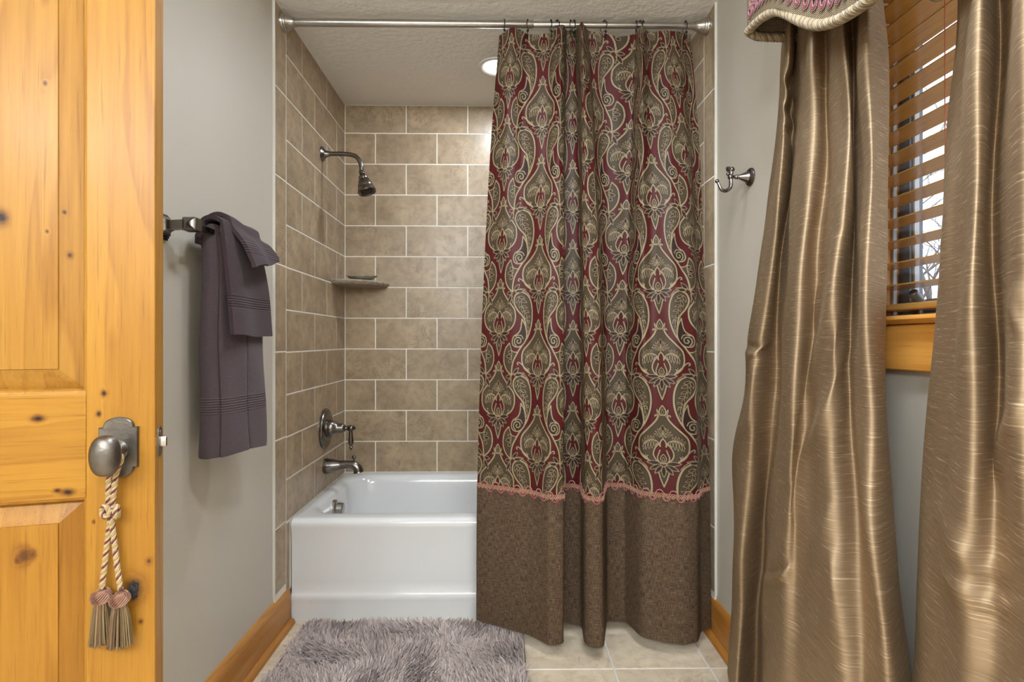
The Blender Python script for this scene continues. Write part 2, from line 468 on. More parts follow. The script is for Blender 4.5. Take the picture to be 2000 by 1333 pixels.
p = wallpt(634.5, 837)
va = thing('shower_valve', 'round pewter valve trim with lever handle above the tub spout', 'shower valve', p)
b = MB(); b.lathe([(0, .088), (.005, .088), (.007, .086), (.008, .083), (.012, .081), (.016, .070), (.017, .045), (.017, .03)], (0,0,0), (1,0,0), 56); b.build('escutcheon', M['pewter'], va)
b = MB(); b.lathe([(.015, .040), (.022, .040), (.024, .036), (.026, .037), (.034, .037), (.044, .030), (.054, .024), (.062, .0205), (.078, .0215), (.086, .018), (.092, .010), (.098, .009), (.102, .012), (.106, .0125)], (0,0,0), (1,0,0), 32); b.build('body', M['pewter'], va)
b = MB(); b.sphere((.116, 0, 0), .0145, n=16); b.lathe([(.126, .0135), (.131, .009), (.135, .005), (.137, .002)], (0,0,0), (1,0,0), 16)
b.lathe([(.008, .0085), (.018, .0085), (.034, .0088), (.052, .0112), (.064, .012), (.072, .0105), (.077, .0055), (.080, .0055), (.085, .0085), (.090, .0065), (.097, .002)], (.114, 0, 0), (.02, 0, -1), 20)
b.build('lever', M['pewter'], va)

p = wallpt(634, 911)
sp = thing('tub_spout', 'curved pewter tub spout with knob over the tub rim', 'tub spout', p)
path = catmull([(0,0,0), (.03, 0, .001), (.065, 0, .004), (.10, 0, .007), (.128, 0, .003), (.146, 0, -.012), (.150, 0, -.028)], 6)
rad = np.interp(np.linspace(0, 1, len(path)), [0, .08, .2, .36, .52, .68, .82, .95, 1], [.033, .034, .030, .020, .0175, .019, .0205, .021, .0225])
b = MB(); b.tube(path, list(rad), 24); b.build('spout', M['pewter'], sp)
b = MB(); b.lathe([(0, .004), (.010, .004), (.012, .008), (.018, .0095), (.024, .006), (.026, .002)], (.130, 0, .022), (0,0,1), 16); b.build('diverter_knob', M['pewter'], sp)

# corner shelf and dish
m = NT('carved_stone'); v = m.coord('Object'); n = m.noise(v, 55, 5, .6)
m.base(m.ramp(n, [(.3, (.20, .155, .115)), (.7, (.40, .33, .25))])); m.bump(m.noise(v, 70, 4), .8, .006); m.set(Roughness=.7); M['stone'] = m.mat
SHZ = at_Y(700, 548, 2.62).z
sf = MB(); rr = .222; n = 28
def arc(r, z): return [(XL + .0005 + r*math.cos(a), YB - .0005 - r*math.sin(a), z) for a in np.linspace(0, PI/2, n)] + [(XL + .0005, YB - .0005, z)]
sf.loft([arc(rr - .03, SHZ - .024), arc(rr - .012, SHZ - .022), arc(rr - .003, SHZ - .014), arc(rr, SHZ - .007), arc(rr - .004, SHZ - .001), arc(rr - .010, SHZ)])
shelf = sf.build('corner_shelf', M['stone'], angle=50); tag(shelf, 'quarter-round stone shelf in the tiled corner of the shower', 'shelf')
m = NT('dish_glaze'); v = m.coord('Object'); n = m.noise(v, 45, 5, .6, 1.5)
m.base(m.ramp(n, [(.3, (.10, .10, .075)), (.55, (.27, .27, .21)), (.75, (.45, .43, .36))])); m.set(Roughness=.3); M['dish'] = m.mat
dp = at_Y(707, 543, 2.64); dz = SHZ
b = MB(); dl = []
for r, z in ((.032, 0), (.045, .004), (.060, .011), (.070, .0185), (.072, .0200), (.067, .0185), (.055, .0115), (.035, .007), (.01, .006)):
    dl.append([(dp.x + r*math.cos(a)*(1 + .035*math.cos(2*a)), dp.y + .72*r*math.sin(a), dz + z + (.003*math.cos(2*a) if z > .01 else 0)) for a in np.linspace(0, 2*PI, 40, endpoint=False)])
b.loft(dl); tag(b.build('soap_dish', M['dish']), 'shallow grey-green oval soap dish on the corner shelf', 'soap dish')

# recessed light
rl = thing('recessed_light', 'round white recessed ceiling light over the tub', 'ceiling light', (LX, LY, ZC))
b = MB(); n = 48; prof = [(LR - .002, .022), (LR - .004, -.002), (LR + .004, -.006), (LR + .016, -.004), (LR + .019, 0)]
b.loft([[(r*math.cos(2*PI*k/n), r*math.sin(2*PI*k/n), z) for k in range(n)] for r, z in prof], 0, False, False)
m = NT('white_trim'); m.base((.72, .70, .66)); m.set(Roughness=.4); M['wtrim'] = m.mat
b.build('trim_ring', M['wtrim'], rl)
b = MB(); b.lathe([(.008, .0005), (.006, .03), (.010, .05), (.018, LR - .0025)], (0,0,0), (0,0,1), 48)
m = NT('lamp_lens'); m.base((.9, .9, .9)); m.b.inputs['Emission Color'].default_value = (1, .97, .9, 1); m.b.inputs['Emission Strength'].default_value = 9.0; M['lens'] = m.mat
b.build('lens', M['lens'], rl)

# ------------------------------------------------------------------ shower rod
RY, RZ = 1.962, at_Y(760, 45.5, 1.962).z
rod = thing('shower_rod', 'brushed nickel tension rod spanning the tub alcove', 'shower rod', (0, RY, RZ))
XJ = kx(1042)*RY
zr = at_Y(1300, 50.5, RY).z - RZ
def rodz(x): return (x - XL)/(XR - XL)*zr
b = MB(); b.tube([(XL + .03, 0, rodz(XL+.03)), (XJ - .004, 0, rodz(XJ)), (XJ, 0, rodz(XJ))], [.0132, .0132, .0118], 24); b.build('outer_tube', M['nickel'], rod)
b = MB(); b.tube([(XJ - .02, 0, rodz(XJ)), (XR - .03, 0, rodz(XR))], .0108, 24); b.build('inner_tube', M['nickel'], rod)
for X, s in ((XL, 1), (XR, -1)):
    b = MB(); b.lathe([(0, .031), (.006, .031), (.009, .029), (.011, .0295), (.016, .027), (.018, .0275), (.030, .020), (.040, .0165), (.046, .0165), (.047, .014)], (X, 0, rodz(X)), (s, 0, 0)); b.build('end_flange', M['nickel'], rod)

# ------------------------------------------------------------------ damask pattern (drawn on one half repeat, units of 0.25 mm)
PW, PH, TX = 660, 1153, 2.0
NXp, NYp = int(PW/TX), int(PH/TX)
gx, gy = np.meshgrid((np.arange(NXp)+.5)*TX, (np.arange(NYp)+.5)*TX)
LG = np.zeros((NYp, NXp)); LH = np.zeros_like(LG); LD = np.zeros_like(LG); LK = np.zeros_like(LG)
def seg_dist(X, Y, pts):
    d = np.full(X.shape, 1e9)
    for (x0, y0), (x1, y1) in zip(pts[:-1], pts[1:]):
        dx, dy = x1-x0, y1-y0; L = dx*dx + dy*dy
        t = np.clip(((X-x0)*dx + (Y-y0)*dy)/L, 0, 1) if L > 0 else 0
        d = np.minimum(d, (X-x0-t*dx)**2 + (Y-y0-t*dy)**2)
    return np.sqrt(d)
def inside(X, Y, pts):
    r = np.zeros(X.shape, bool); n = len(pts)
    for i in range(n):
        x0, y0 = pts[i]; x1, y1 = pts[(i+1) % n]
        if y0 == y1: continue
        c = ((y0 > Y) != (y1 > Y)) & (X < (x1-x0)*(Y-y0)/(y1-y0) + x0); r ^= c
    return r
class Pen:
    def __init__(s, colA): s.A = colA
    def tr(s, pts):
        return [((PW - x) if s.A else x, y + (PH/2 if s.A else 0) + 700) for x, y in pts]
    def each(s, pts, pad, fn):
        q = s.tr(pts); xs = [p[0] for p in q]
        for k in (-2, -1, 0, 1):
            w = [(x, y + k*PH) for x, y in q]
            y0, y1 = min(p[1] for p in w) - pad, max(p[1] for p in w) + pad
            i0, i1 = max(0, int(y0/TX)), min(NYp, int(y1/TX)+2)
            j0, j1 = max(0, int((min(xs)-pad)/TX)), min(NXp, int((max(xs)+pad)/TX)+2)
            if i1 > i0 and j1 > j0: fn(np.s_[i0:i1, j0:j1], w)
    def stroke(s, pts, w, dark=9):
        w = w*(.82 if w > 14 else .64)
        def fn(sl, q):
            d = seg_dist(gx[sl], gy[sl], q)
            a = np.clip((w/2 - d)/3 + .5, 0, 1); k = np.clip((w/2 + dark - d)/3 + .5, 0, 1)
            LK[sl] = np.maximum(LK[sl]*(1-a), k*(1-a)) if dark else LK[sl]*(1-a)
            LG[sl] = np.maximum(LG[sl], a)
        s.each(pts, w + 12, fn)
    def fill(s, pts, kind):
        def fn(sl, q):
            m = inside(gx[sl], gy[sl], q)
            for L in (LG, LH, LD, LK): L[sl][m] = 0
            if kind == 'h': LH[sl][m] = 1
            if kind == 'd': LD[sl][m] = 1
        s.each(pts, 4, fn)
    def leaf(s, bx, by, tx, ty, w, lw=9, kind='d'):
        dx, dy = tx-bx, ty-by; L = math.hypot(dx, dy); nx, ny = -dy/L, dx/L
        P = []
        for t in np.linspace(0, 1, 12): 
            q = w/2*math.sin(PI*t**.85)**.8 if 0 < t < 1 else 0
            P.append((bx + dx*t + nx*q, by + dy*t + ny*q))
        for t in np.linspace(1, 0, 12)[1:-1]:
            q = -w/2*math.sin(PI*t**.85)**.8
            P.append((bx + dx*t + nx*q, by + dy*t + ny*q))
        s.fill(P, kind); s.stroke(P + [P[0]], lw, 5)
def sm(pts, n=6): return [tuple(p) for p in catmull(pts, n)]
def motif(A):
    p = Pen(A)
    bulb = sm([(150,-40), (215,-85), (255,-140), (277,-225), (262,-340), (185,-435), (120,-510), (75,-570), (54,-612)])
    neck = [(50,-615), (44,-650), (0,-650)]
    p.fill([(0,-20)] + bulb + neck, 'h')
    crown = sm([(0,-775), (20,-745), (36,-700), (28,-655), (0,-640)])
    # spike below
    p.fill([(0,60), (52,115), (30,210), (0,300)], 'h')
    p.stroke([(54,110), (34,195), (0,298)], 17)
    p.stroke(bulb, 24); p.stroke(sm([(54,-612), (60,-640), (78,-645), (84,-628)]), 17)
    # crown of the bulb
    p.fill([(0,-770)] + [(20,-745),(36,-700),(28,-655),(0,-640)], 'd'); p.stroke(crown, 16)
    p.stroke(sm([(28,-640), (48,-690), (62,-722), (56,-670), (36,-620)]), 13)
    p.leaf(0,-650, 0,-735, 24, 8)
    # inner sprig
    p.leaf(0,-430, 0,-515, 40, 9)
    p.stroke([(0,-335), (0,-430)], 12)
    for tx, ty, bx, by in ((28,-470, 4,-400), (52,-455, 8,-385), (78,-425, 12,-365), (95,-390, 16,-352)): p.leaf(bx, by, tx+8, ty-8, 20, 8)
    # palm fronds
    fr = sm([(38,-262), (70,-300), (110,-312), (160,-300), (200,-265), (222,-215)])
    p.stroke(fr, 15)
    for bx, by, tx, ty in ((90,-305, 84,-212), (118,-308, 118,-196), (145,-300, 150,-185), (172,-288, 186,-180), (196,-265, 214,-175)): p.leaf(bx, by, tx, ty, 22, 8)
    for bx, by, tx, ty in ((112,-315, 100,-365), (135,-312, 130,-372), (160,-304, 162,-368), (185,-288, 196,-345), (205,-262, 228,-310)): p.leaf(bx, by, tx, ty, 17, 7)
    p.stroke(sm([(160,-55), (172,-85), (160,-108), (182,-95), (190,-125)]), 10)
    # tulip
    tul = sm([(0,-5), (60,-30), (100,-95), (104,-150), (86,-205), (62,-245), (46,-268)])
    p.fill([(0,0)] + tul + [(30,-240), (0,-330)], 'r')
    p.stroke(tul, 17); p.stroke(sm([(46,-268), (72,-262), (84,-238)]), 11)
    p.stroke(sm([(0,-335), (24,-300), (34,-262), (30,-228)]), 18)
    p.stroke(sm([(30,-230), (48,-250)]), 12)
    p.stroke(sm([(0,-2), (46,-25), (62,-80), (48,-135), (34,-182)]), 15)
    p.leaf(0,-20, 0,-128, 62, 13); p.leaf(0,-35, 0,-92, 22, 8)
    # lotus leaves
    for tx, ty, w in ((176,-18, 52), (148,78, 50), (92,132, 48), (0,172, 48)): p.leaf(tx*.16, ty*.16, tx, ty, w, 11)
    if A: return
    p.stroke(sm([(175,-72), (245,-130), (300,-178), (332,-188), (346,-168), (330,-155)]), 17)
    # paisley
    pl = sm([(300,-12), (205,40), (148,150), (126,300), (140,450), (185,590), (243,690)])
    pr = sm([(300,-12), (385,40), (404,140), (350,245), (268,335), (228,430), (230,560), (243,690)])
    p.fill(pl + pr[::-1], 'h'); p.stroke(pl, 24); p.stroke(pr, 24)
    p.stroke(sm([(345,55), (320,150), (270,235), (225,330), (195,440), (195,560)]), 9)
    p.leaf(330,60, 245,85, 34, 10); p.leaf(300,110, 215,140, 34, 10); p.leaf(285,190, 205,215, 30, 9); p.leaf(250,250, 180,275, 30, 9)
    p.leaf(340,60, 370,150, 34, 10); p.leaf(305,130, 320,215, 34, 10); p.leaf(275,205, 275,280, 30, 9); p.leaf(235,290, 225,370, 34, 9)
    p.leaf(205,350, 160,335, 26, 8); p.leaf(200,400, 165,420, 26, 8); p.leaf(195,470, 190,540, 26, 8)
    p.stroke(sm([(215,400), (190,380), (170,400), (165,440)]), 9)
    # ogee line from the paisley tail to the sprig
    og = sm([(243,690), (300,763), (350,843), (408,950), (432,1060), (432,1140)])
    # half fan
    fan = sm([(475,703), (542,780), (570,895), (556,1000), (508,1085), (438,1138)])
    top = sm([(345,825), (400,822), (440,790), (470,700)])
    p.fill(og[12:] + fan[::-1] + top[::-1], 'h')
    p.stroke(fan, 22); p.stroke(top, 15); p.stroke(og, 26)
    p.leaf(430,835, 490,815, 40, 11); p.leaf(440,880, 525,890, 46, 11); p.leaf(435,930, 490,965, 42, 11); p.stroke(sm([(445,790), (430,850), (440,930)]), 13)
    # crescent with spiral
    cr = sm([(283,368), (240,440), (222,500), (210,600), (240,690), (300,745), (370,752), (415,725), (428,670), (405,610), (360,580), (320,545), (295,480), (283,368)])
    p.fill(cr, 'd'); p.stroke(cr, 19)
    sp = [(333 + (12 + 56*t)*math.cos(-1.2 + 8.6*t), 672 + (12 + 56*t)*math.sin(-1.2 + 8.6*t)) for t in np.linspace(0, 1, 40)]
    p.stroke(sp, 17); p.stroke(sm([(262,640), (285,600), (330,590), (375,605)]), 15)
    # sprig on the junction
    for tx, ty in ((325,-112), (236,-38), (532,18), (510,162)): p.leaf(425 + (tx-425)*.2, 0 + ty*.2, tx, ty, 50, 11)
    p.stroke(sm([(432,-15), (380,-32), (300,-38), (215,0), (165,60)]), 13); p.stroke(sm([(432,-15), (445,60), (430,150)]), 13)
motif(True); motif(False)
TEX = np.stack([LG, LH, LD, LK], -1)
def damask(s, y):               # s, y arrays in metres
    u = (s/.165) % 2.0; u = np.where(u > 1, 2 - u, u)
    X = np.clip(u*NXp - .5, 0, NXp - 1.001); Y = ((y*4000 + 700)/TX - .5) % NYp
    i0 = np.floor(Y).astype(int) % NYp; i1 = (i0 + 1) % NYp; j0 = np.floor(X).astype(int); j1 = np.minimum(j0+1, NXp-1)
    fy = (Y - np.floor(Y))[..., None]; fx = (X - np.floor(X))[..., None]
    return (TEX[i0, j0]*(1-fx) + TEX[i0, j1]*fx)*(1-fy) + (TEX[i1, j0]*(1-fx) + TEX[i1, j1]*fx)*fy

# ------------------------------------------------------------------ shower curtain
top = [(975,1.966,70),(985,1.93,62),(1000,1.915,52),(1018,1.935,58),(1030,1.962,66),(1052,1.955,67),(1075,1.962,62),(1090,1.93,55),(1097,1.905,46),(1103,1.935,52),(1106,1.985,60),(1117,1.985,62),(1124,1.972,60),(1130,1.91,50),(1137,1.875,41),(1143,1.91,52),(1150,1.965,60),(1180,1.962,64),(1210,1.95,73),(1240,1.962,66),(1250,1.92,52),(1256,1.905,50),(1262,1.955,60),(1268,1.968,64),(1300,1.93,60),(1325,1.94,62),(1340,1.962,67),(1350,1.962,68)]
bot = [(931,1.947),(975,1.905),(1030,1.85),(1060,1.80),(1072,1.776),(1101,1.787),(1097,1.86),(1098,1.93),(1118,1.925),(1137,1.90),(1142,1.79),(1160,1.765),(1178,1.768),(1181,1.85),(1184,1.937),(1220,1.937),(1248,1.84),(1257,1.82),(1300,1.79),(1335,1.776),(1362,1.79),(1368,1.86),(1388,1.885)]
bX = np.array([kx(p)*z for p, z in bot]); bY = np.array([z for p, z in bot])
ub = np.concatenate([[0], np.cumsum(np.hypot(np.diff(bX), np.diff(bY)))]); LB = ub[-1]; ub /= LB
pb = [p for p, z in bot]
def u_of(i): return ub[i]
anch = [(931,975),(975,1000),(1030,1050),(1072,1090),(1101,1103),(1098,1106),(1137,1124),(1160,1137),(1178,1145),(1184,1152),(1220,1240),(1257,1256),(1300,1275),(1335,1310),(1388,1350)]
au = [ub[pb.index(a)] for a, t in anch]; at_ = [t for a, t in anch]
ut = np.interp([t[0] for t in top], at_, au)
tX = np.array([kx(p)*z for p, z, _ in top]); tY = np.array([z for _, z, _ in top]); tZ = np.array([hz(py, kx(p)*z, z) for p, z, py in top])
NU = 2400
U = np.linspace(0, 1, NU)
def gsm(a, sig):
    k = int(sig*NU*3) + 1; w = np.exp(-.5*(np.arange(-k, k+1)/(sig*NU))**2); w /= w.sum()
    e = np.concatenate([2*a[0] - a[k:0:-1], a, 2*a[-1] - a[-2:-k-2:-1]])
    return np.convolve(e, w, 'valid')
BX, BY = gsm(np.interp(U, ub, bX), .007), gsm(np.interp(U, ub, bY), .007)
TXx, TYy, TZ = gsm(np.interp(U, ut, tX), .005), gsm(np.interp(U, ut, tY), .005), gsm(np.interp(U, ut, tZ), .006)
def wv(v): return 1 - (1 - v)**2.4
HEM, HTRIM = .047, .527
ZT0 = 2.13
def cpos(u, z):
    """curtain surface for arrays u (fabric fraction) and z (height)"""
    v = np.clip((ZT0 - z)/(ZT0 - HEM), 0, 1); w = wv(v)
    x = np.interp(u, U, TXx)*(1-w) + np.interp(u, U, BX)*w
    y = np.interp(u, U, TYy)*(1-w) + np.interp(u, U, BY)*w
    s = u*LB
    mid = np.sin(PI*np.clip(v, 0, 1))
    y = y + mid*(.006*np.sin(s*21 + 3*v) + .004*np.sin(s*47 - 5*v + 1)) + .0025*np.sin(v*23 + s*9)
    x = x + mid*.003*np.sin(s*33 + 4*v)
    return x, y
# arc length at mid height gives the fabric coordinate
x_, y_ = cpos(U, np.full(NU, .75)); SA = np.concatenate([[0], np.cumsum(np.hypot(np.diff(x_), np.diff(y_)))]); LS = SA[-1]
STEP = .00185
# fabric coordinate of the big right-hand column (a 'B' column, s = 0 mod 2*D)
xs_tr, ys_tr = cpos(U, np.full(NU, .83))
pxs = CX + F*((xs_tr*CYW - ys_tr*SY)/(xs_tr*SY + ys_tr*CYW))
iB = [i for i in range(NU) if U[i] > ub[pb.index(1257)] and pxs[i] > 1276][0]
sB = SA[iB]
YBASE = 1.04 - (910.5 - CY)/F*1.79       # height of a tulip base in that column
def idx(px, k0, k1):
    r = [i for i in range(NU) if ub[k0] <= U[i] <= ub[k1] and pxs[i] >= px]
    return r[0] if r else int(np.searchsorted(U, ub[k1]))
anchors = [(973,0,3,-7),(1050,0,4,-6),(1118,7,10,-4),(1146,10,12,-3),(1205,14,17,-1),(1276,18,21,0),(1374,21,22,1)]
fa = [SA[idx(p, a, b_)] for p, a, b_, k in anchors]; fk = [k*.165 for *_, k in anchors]
fa = [fa[0] - .3] + fa + [fa[-1] + .3]; fk = [fk[0] - .3] + fk + [fk[-1] + .3]
fab = lambda s: np.interp(s, fa, fk)
xs_tp, ys_tp = cpos(U, np.full(NU, 1.95)); pxt = CX + F*((xs_tp*CYW - ys_tp*SY)/(xs_tp*SY + ys_tp*CYW))
utk = lambda p: np.interp(p, [t[0] for t in top], ut)
def idt(px, p0, p1):
    r = [i for i in range(NU) if utk(p0) <= U[i] <= utk(p1) and pxt[i] >= px]
    return r[0] if r else int(np.searchsorted(U, utk(p1)))
ta = [(995,975,1030,-7),(1060,1030,1085,-6),(1118,1106,1124,-4),(1137,1126,1143,-3),(1162,1150,1200,-2),(1237,1200,1247,-1),(1263,1256,1268,0),(1318,1275,1349,1)]
ga = [SA[idt(p, a, b_)] for p, a, b_, k in ta]; gk = [k*.165 for *_, k in ta]
ga = [ga[0] - .3] + ga + [ga[-1] + .3]; gk = [gk[0] - .3] + gk + [gk[-1] + .3]
def lin(x): 
    k = np.exp(-.5*(np.arange(-40, 41)/16.0)**2); k /= k.sum()
    return np.convolve(np.concatenate([x[0] + (x[1]-x[0])*np.arange(-40, 0), x, x[-1] + (x[-1]-x[-2])*np.arange(1, 41)]), k, 'valid')
FB = lin(np.interp(SA, fa, fk)); FT = lin(np.interp(SA, ga, gk))
SP = np.maximum.reduce([np.diff(SA), np.abs(np.diff(FB)), np.abs(np.diff(FT))]); CP = np.concatenate([[0], np.cumsum(SP)])
NC = int(CP[-1]/STEP); uu = np.interp(np.linspace(0, CP[-1], NC), CP, U); su = np.interp(uu, U, SA)
NR = int((2.12 - HTRIM)/STEP)
zt = np.interp(uu, U, TZ)
vv = np.linspace(0, 1, NR)[:, None]
Zg = zt[None, :]*(1 - vv) + HTRIM*vv
fall = np.exp(-(vv*NR*STEP)/.12)
Ug = np.repeat(uu[None, :], NR, 0); Sg = np.repeat(su[None, :], NR, 0)
Xg, Yg = cpos(Ug, Zg)
wq = wv(np.clip((ZT0 - Zg)/(ZT0 - HEM), 0, 1)); wq = np.clip((wq - .15)/(.96 - .15), 0, 1)
fb_ = np.interp(su, SA, FB)[None]; ft_ = np.interp(su, SA, FT)[None]
FS = ft_*(1 - wq) + fb_*wq
Cg = damask(FS, (YBASE - Zg))
curtain = thing('shower_curtain', 'red and gold paisley damask shower curtain with brown linen hem band', 'shower curtain', (.35, RY, 0))
off = np.array([.35, RY, 0])
m = NT('damask_cloth')
at = m.node('ShaderNodeAttribute', attribute_name='weave'); sep = m.node('ShaderNodeSeparateColor'); m.link(at.outputs['Color'], sep.inputs[0])
uvn = m.n.new('ShaderNodeTexCoord'); sx = m.node('ShaderNodeSeparateXYZ'); m.link(uvn.outputs['UV'], sx.inputs[0])
K = 2*PI/.0098
pl = m.math('SINE', m.math('MULTIPLY', m.math('ADD', sx.outputs[0], sx.outputs[1]), K)); mi = m.math('SINE', m.math('MULTIPLY', m.math('SUBTRACT', sx.outputs[0], sx.outputs[1]), K))
hat = m.ramp(m.math('ABSOLUTE', m.math('MULTIPLY', pl, mi)), [(.10, 1.0), (.45, 0.0)])
gold, red, dk, blk = (.31, .243, .142), (.072, .0072, .008), (.032, .014, .012), (.016, .010, .0065)
tn = m.noise(m.coord('UV', (900, 300, 1)), 1, 2)
gold2 = m.mix(tn, [q*.8 for q in gold], [q*1.15 for q in gold])
hc = m.mix(m.math('MULTIPLY', hat, .62), (.016, .010, .0065), (.20, .138, .074))
c = m.mix(sep.outputs[1], red, hc); c = m.mix(sep.outputs[2], c, dk); c = m.mix(m.math('MULTIPLY', at.outputs['Alpha'], .92), c, blk); c = m.mix(sep.outputs[0], c, gold2)
m.base(c); m.set(Roughness=.5); m.b.inputs['Specular IOR Level'].default_value = .22
m.bump(sep.outputs[0], .25, .0006); M['damask'] = m.mat
uv = np.stack([FS, -Zg], -1)
P = np.stack([Xg, Yg, Zg], -1) - off
grid_obj('patterned_panel', P, M['damask'], curtain, uv, Cg)
# linen band
m = NT('linen'); v1 = m.coord('UV', (560, 45, 1)); v2 = m.coord('UV', (45, 560, 1))
a = m.noise(v1, 1, 2); b2 = m.noise(v2, 1, 2)
f = m.math('ADD', m.math('MULTIPLY', a, .5), m.math('MULTIPLY', b2, .5))
c = m.ramp(f, [(.32, (.018, .016, .016)), (.46, (.070, .046, .029)), (.57, (.135, .086, .048)), (.70, (.20, .155, .115))])
m.base(c); m.set(Roughness=.8); m.b.inputs['Specular IOR Level'].default_value = .15; m.bump(f, .4, .001); M['linen'] = m.mat
nc2, nr2 = 420, 130
s2 = np.linspace(0, LS, nc2); u2 = np.interp(s2, SA, U)
z2 = np.linspace(HTRIM + .012, HEM, nr2)
Z2 = np.repeat(z2[:, None], nc2, 1); U2 = np.repeat(u2[None], nr2, 0)
X2, Y2 = cpos(U2, Z2); Y2 = Y2 + .0008 + np.where(Z2 > HTRIM, .002, 0)
o = grid_obj('linen_band', np.stack([X2, Y2, Z2], -1) - off, M['linen'], curtain, np.stack([np.repeat(s2[None], nr2, 0), -Z2], -1))
sd = o.modifiers.new('thick', 'SOLIDIFY'); sd.thickness = .0018
# stitched hem fold along the bottom edge
b = MB(); hs = np.linspace(0, LS, 500); hu = np.interp(hs, SA, U); hx, hy = cpos(hu, np.full(500, HEM))
b.tube(np.stack([hx, hy, np.full(500, HEM)], -1) - off, .0022, 6); b.build('hem_fold', M['linen'], curtain)
# braid
def solidc(name, c, rough=.6, sheen=.2):
    m = NT(name); n = m.noise(m.coord('Object'), 400, 2); m.base(m.mix(n, [q*.75 for q in c], c)); m.set(Roughness=rough, Sheen_Weight=sheen); return m.mat
M['pink'] = solidc('rose_cord', (.44, .20, .13)); M['redc'] = solidc('burgundy_cord', (.17, .022, .03)); M['tanc'] = solidc('tan_cord', (.52, .34, .2))
def on_curtain(s, dz, out):
    u = np.interp(s, SA, U); du = 4e-4
    z = HTRIM + dz
    x, y = cpos(u, z); xa, ya = cpos(np.clip(u - du, 0, 1), z); xb, yb = cpos(np.clip(u + du, 0, 1), z)
    tx, ty = xb - xa, yb - ya; L = np.hypot(tx, ty) + 1e-9
    return np.stack([x + ty/L*out, y - tx/L*out, z + 0*x], -1) - off
b = MB(); ss = np.arange(.002, LS - .002, .0012)
for k, (ph, mi, dz) in enumerate(((0, 0, .003), (PI, 0, .003), (PI/2, 2, -.002), (3*PI/2, 0, -.002), (0, 0, -.006))):
    b.tube(on_curtain(ss, dz + .0035*np.sin(2*PI*ss/.0144 + ph), .003 + .001*np.cos(2*PI*ss/.0144 + ph)), .0013, 5, mi)
PERD = .043
for i in range(int(LS/PERD)):
    for (ph, sgn, cz, lst) in ((.25, -1, -.004, ((.0155, 1, .0020), (.0124, 0, .0012), (.0098, 1, .0018))), (.75, 1, .004, ((.0140, 0, .0013), (.0115, 1, .0013)))):
        sc = (i + ph)*PERD
        if sc - .018 < 0 or sc + .018 > LS: continue
        for r, mi, rr_ in lst:
            a = np.linspace(0, PI, 15)
            b.tube(on_curtain(sc + r*np.cos(a)*.9, cz + sgn*r*np.sin(a), .0024), rr_, 5, mi)
b.build('braid_trim', [M['pink'], M['redc'], M['tanc']], curtain)

# rings on the rod
ord_ = ['first', 'second', 'third', 'fourth', 'fifth', 'sixth', 'seventh', 'eighth', 'ninth', 'tenth', 'eleventh']
ringx = [985, 1031, 1076, 1087, 1115, 1121, 1179, 1243, 1249, 1257, 1338]
def make_ring():
    r = thing('curtain_ring', '', 'curtain ring', (0,0,0), 0, 'dark rings holding the shower curtain on the rod')
    b = MB(); a = np.linspace(-1.15*PI/2 - .35, 2*PI - 1.15*PI/2 - .5, 30)
    b.tube([(0, .0185*math.cos(t), .0185*math.sin(t) - .002) for t in a], .0013, 6); b.build('wire', M['dark_metal'], r)
    b = MB()
    for k in (-1, 0, 1): b.sphere((0, .0055*k, .0172 - abs(k)*.0008), .0033, n=8)
    b.build('roller_beads', M['dark_metal'], r)
    b = MB(); b.tube(catmull([(0, -.004, -.019), (0, -.010, -.027), (0, -.012, -.037), (0, -.006, -.044), (0, .0, -.038)], 5), .0014, 6)
    b.sphere((0, -.0125, -.026), .0042, n=8); b.sphere((0, .0, -.037), .003, n=8); b.build('hook', M['dark_metal'], r)
    return r
ring0 = make_ring()
for i, px in enumerate(ringx):
    if i == 0: r = ring0
    else:
        r = ring0.copy(); col.objects.link(r)
        for ch in ring0.children:
            c = ch.copy(); c.parent = r; col.objects.link(c)
    X = kx(px)*RY; r.location = (X, RY, RZ + rodz(X) - .003)
    r.rotation_euler.z = [.1, -.2, .1, .5, -.3, .15, .5, -.1, .4, -.5, .1][i]
    r['label'] = "dark metal curtain ring, %s from the shower curtain's free left edge" % ord_[i]

# ------------------------------------------------------------------ door
DA = math.radians(15.0); PD = at_Y(303, 0, .97)
door = sempty('door_1', 'open knotty alder panel door with bronze knob at left', 'door', (PD.x, PD.y, 0), PI + DA)
dM = Matrix.Translation((PD.x, PD.y, 0)) @ Matrix.Rotation(PI + DA, 4, 'Z'); dI = dM.inverted()
def dloc(px, py, yo=0.0):       # picture point -> door coordinates on the plane y = yo
    o = dI @ Vector((0, 0, EYE)); d = dI.to_3x3() @ (at_Y(px, py, 1.0) - Vector((0, 0, EYE)))
    t = (yo - o.y)/d.y; q = o + d*t; return q.x, q.z
TH, DW, DH = .044, .70, 2.03
s1 = dloc(168, 800)[0]; r1 = dloc(168, 768)[1]; r0 = dloc(168, 973)[1]
kn = lambda px, py, r, d=1.0: (*dloc(px, py), r*.75, d)
WS = wood('stile_wood', L1, D1, 'z', [kn(203,769,.0035,.95), kn(193,809,.003,.9), kn(260,1152,.0125,1.0), kn(291,1097,.003,.6), kn(275,1215,.0025,.6), kn(183,1020,.002,.5)], .42, .3)
WR = wood('rail_wood', L1, D1, 'x', [kn(74,818,.0045,1.0), kn(133,962,.0045,1.0), kn(112,959,.0028,.9)], .42, 1.1)
WPU = wood('upper_panel_wood', (.46, .235, .036), (.26, .105, .011), 'z', [kn(2,425,.0075,1.0), kn(122,413,.0025,.8), kn(131,497,.003,.8), kn(87,162,.0025,.7), kn(91,452,.0018,.7)], .42, 2.4)
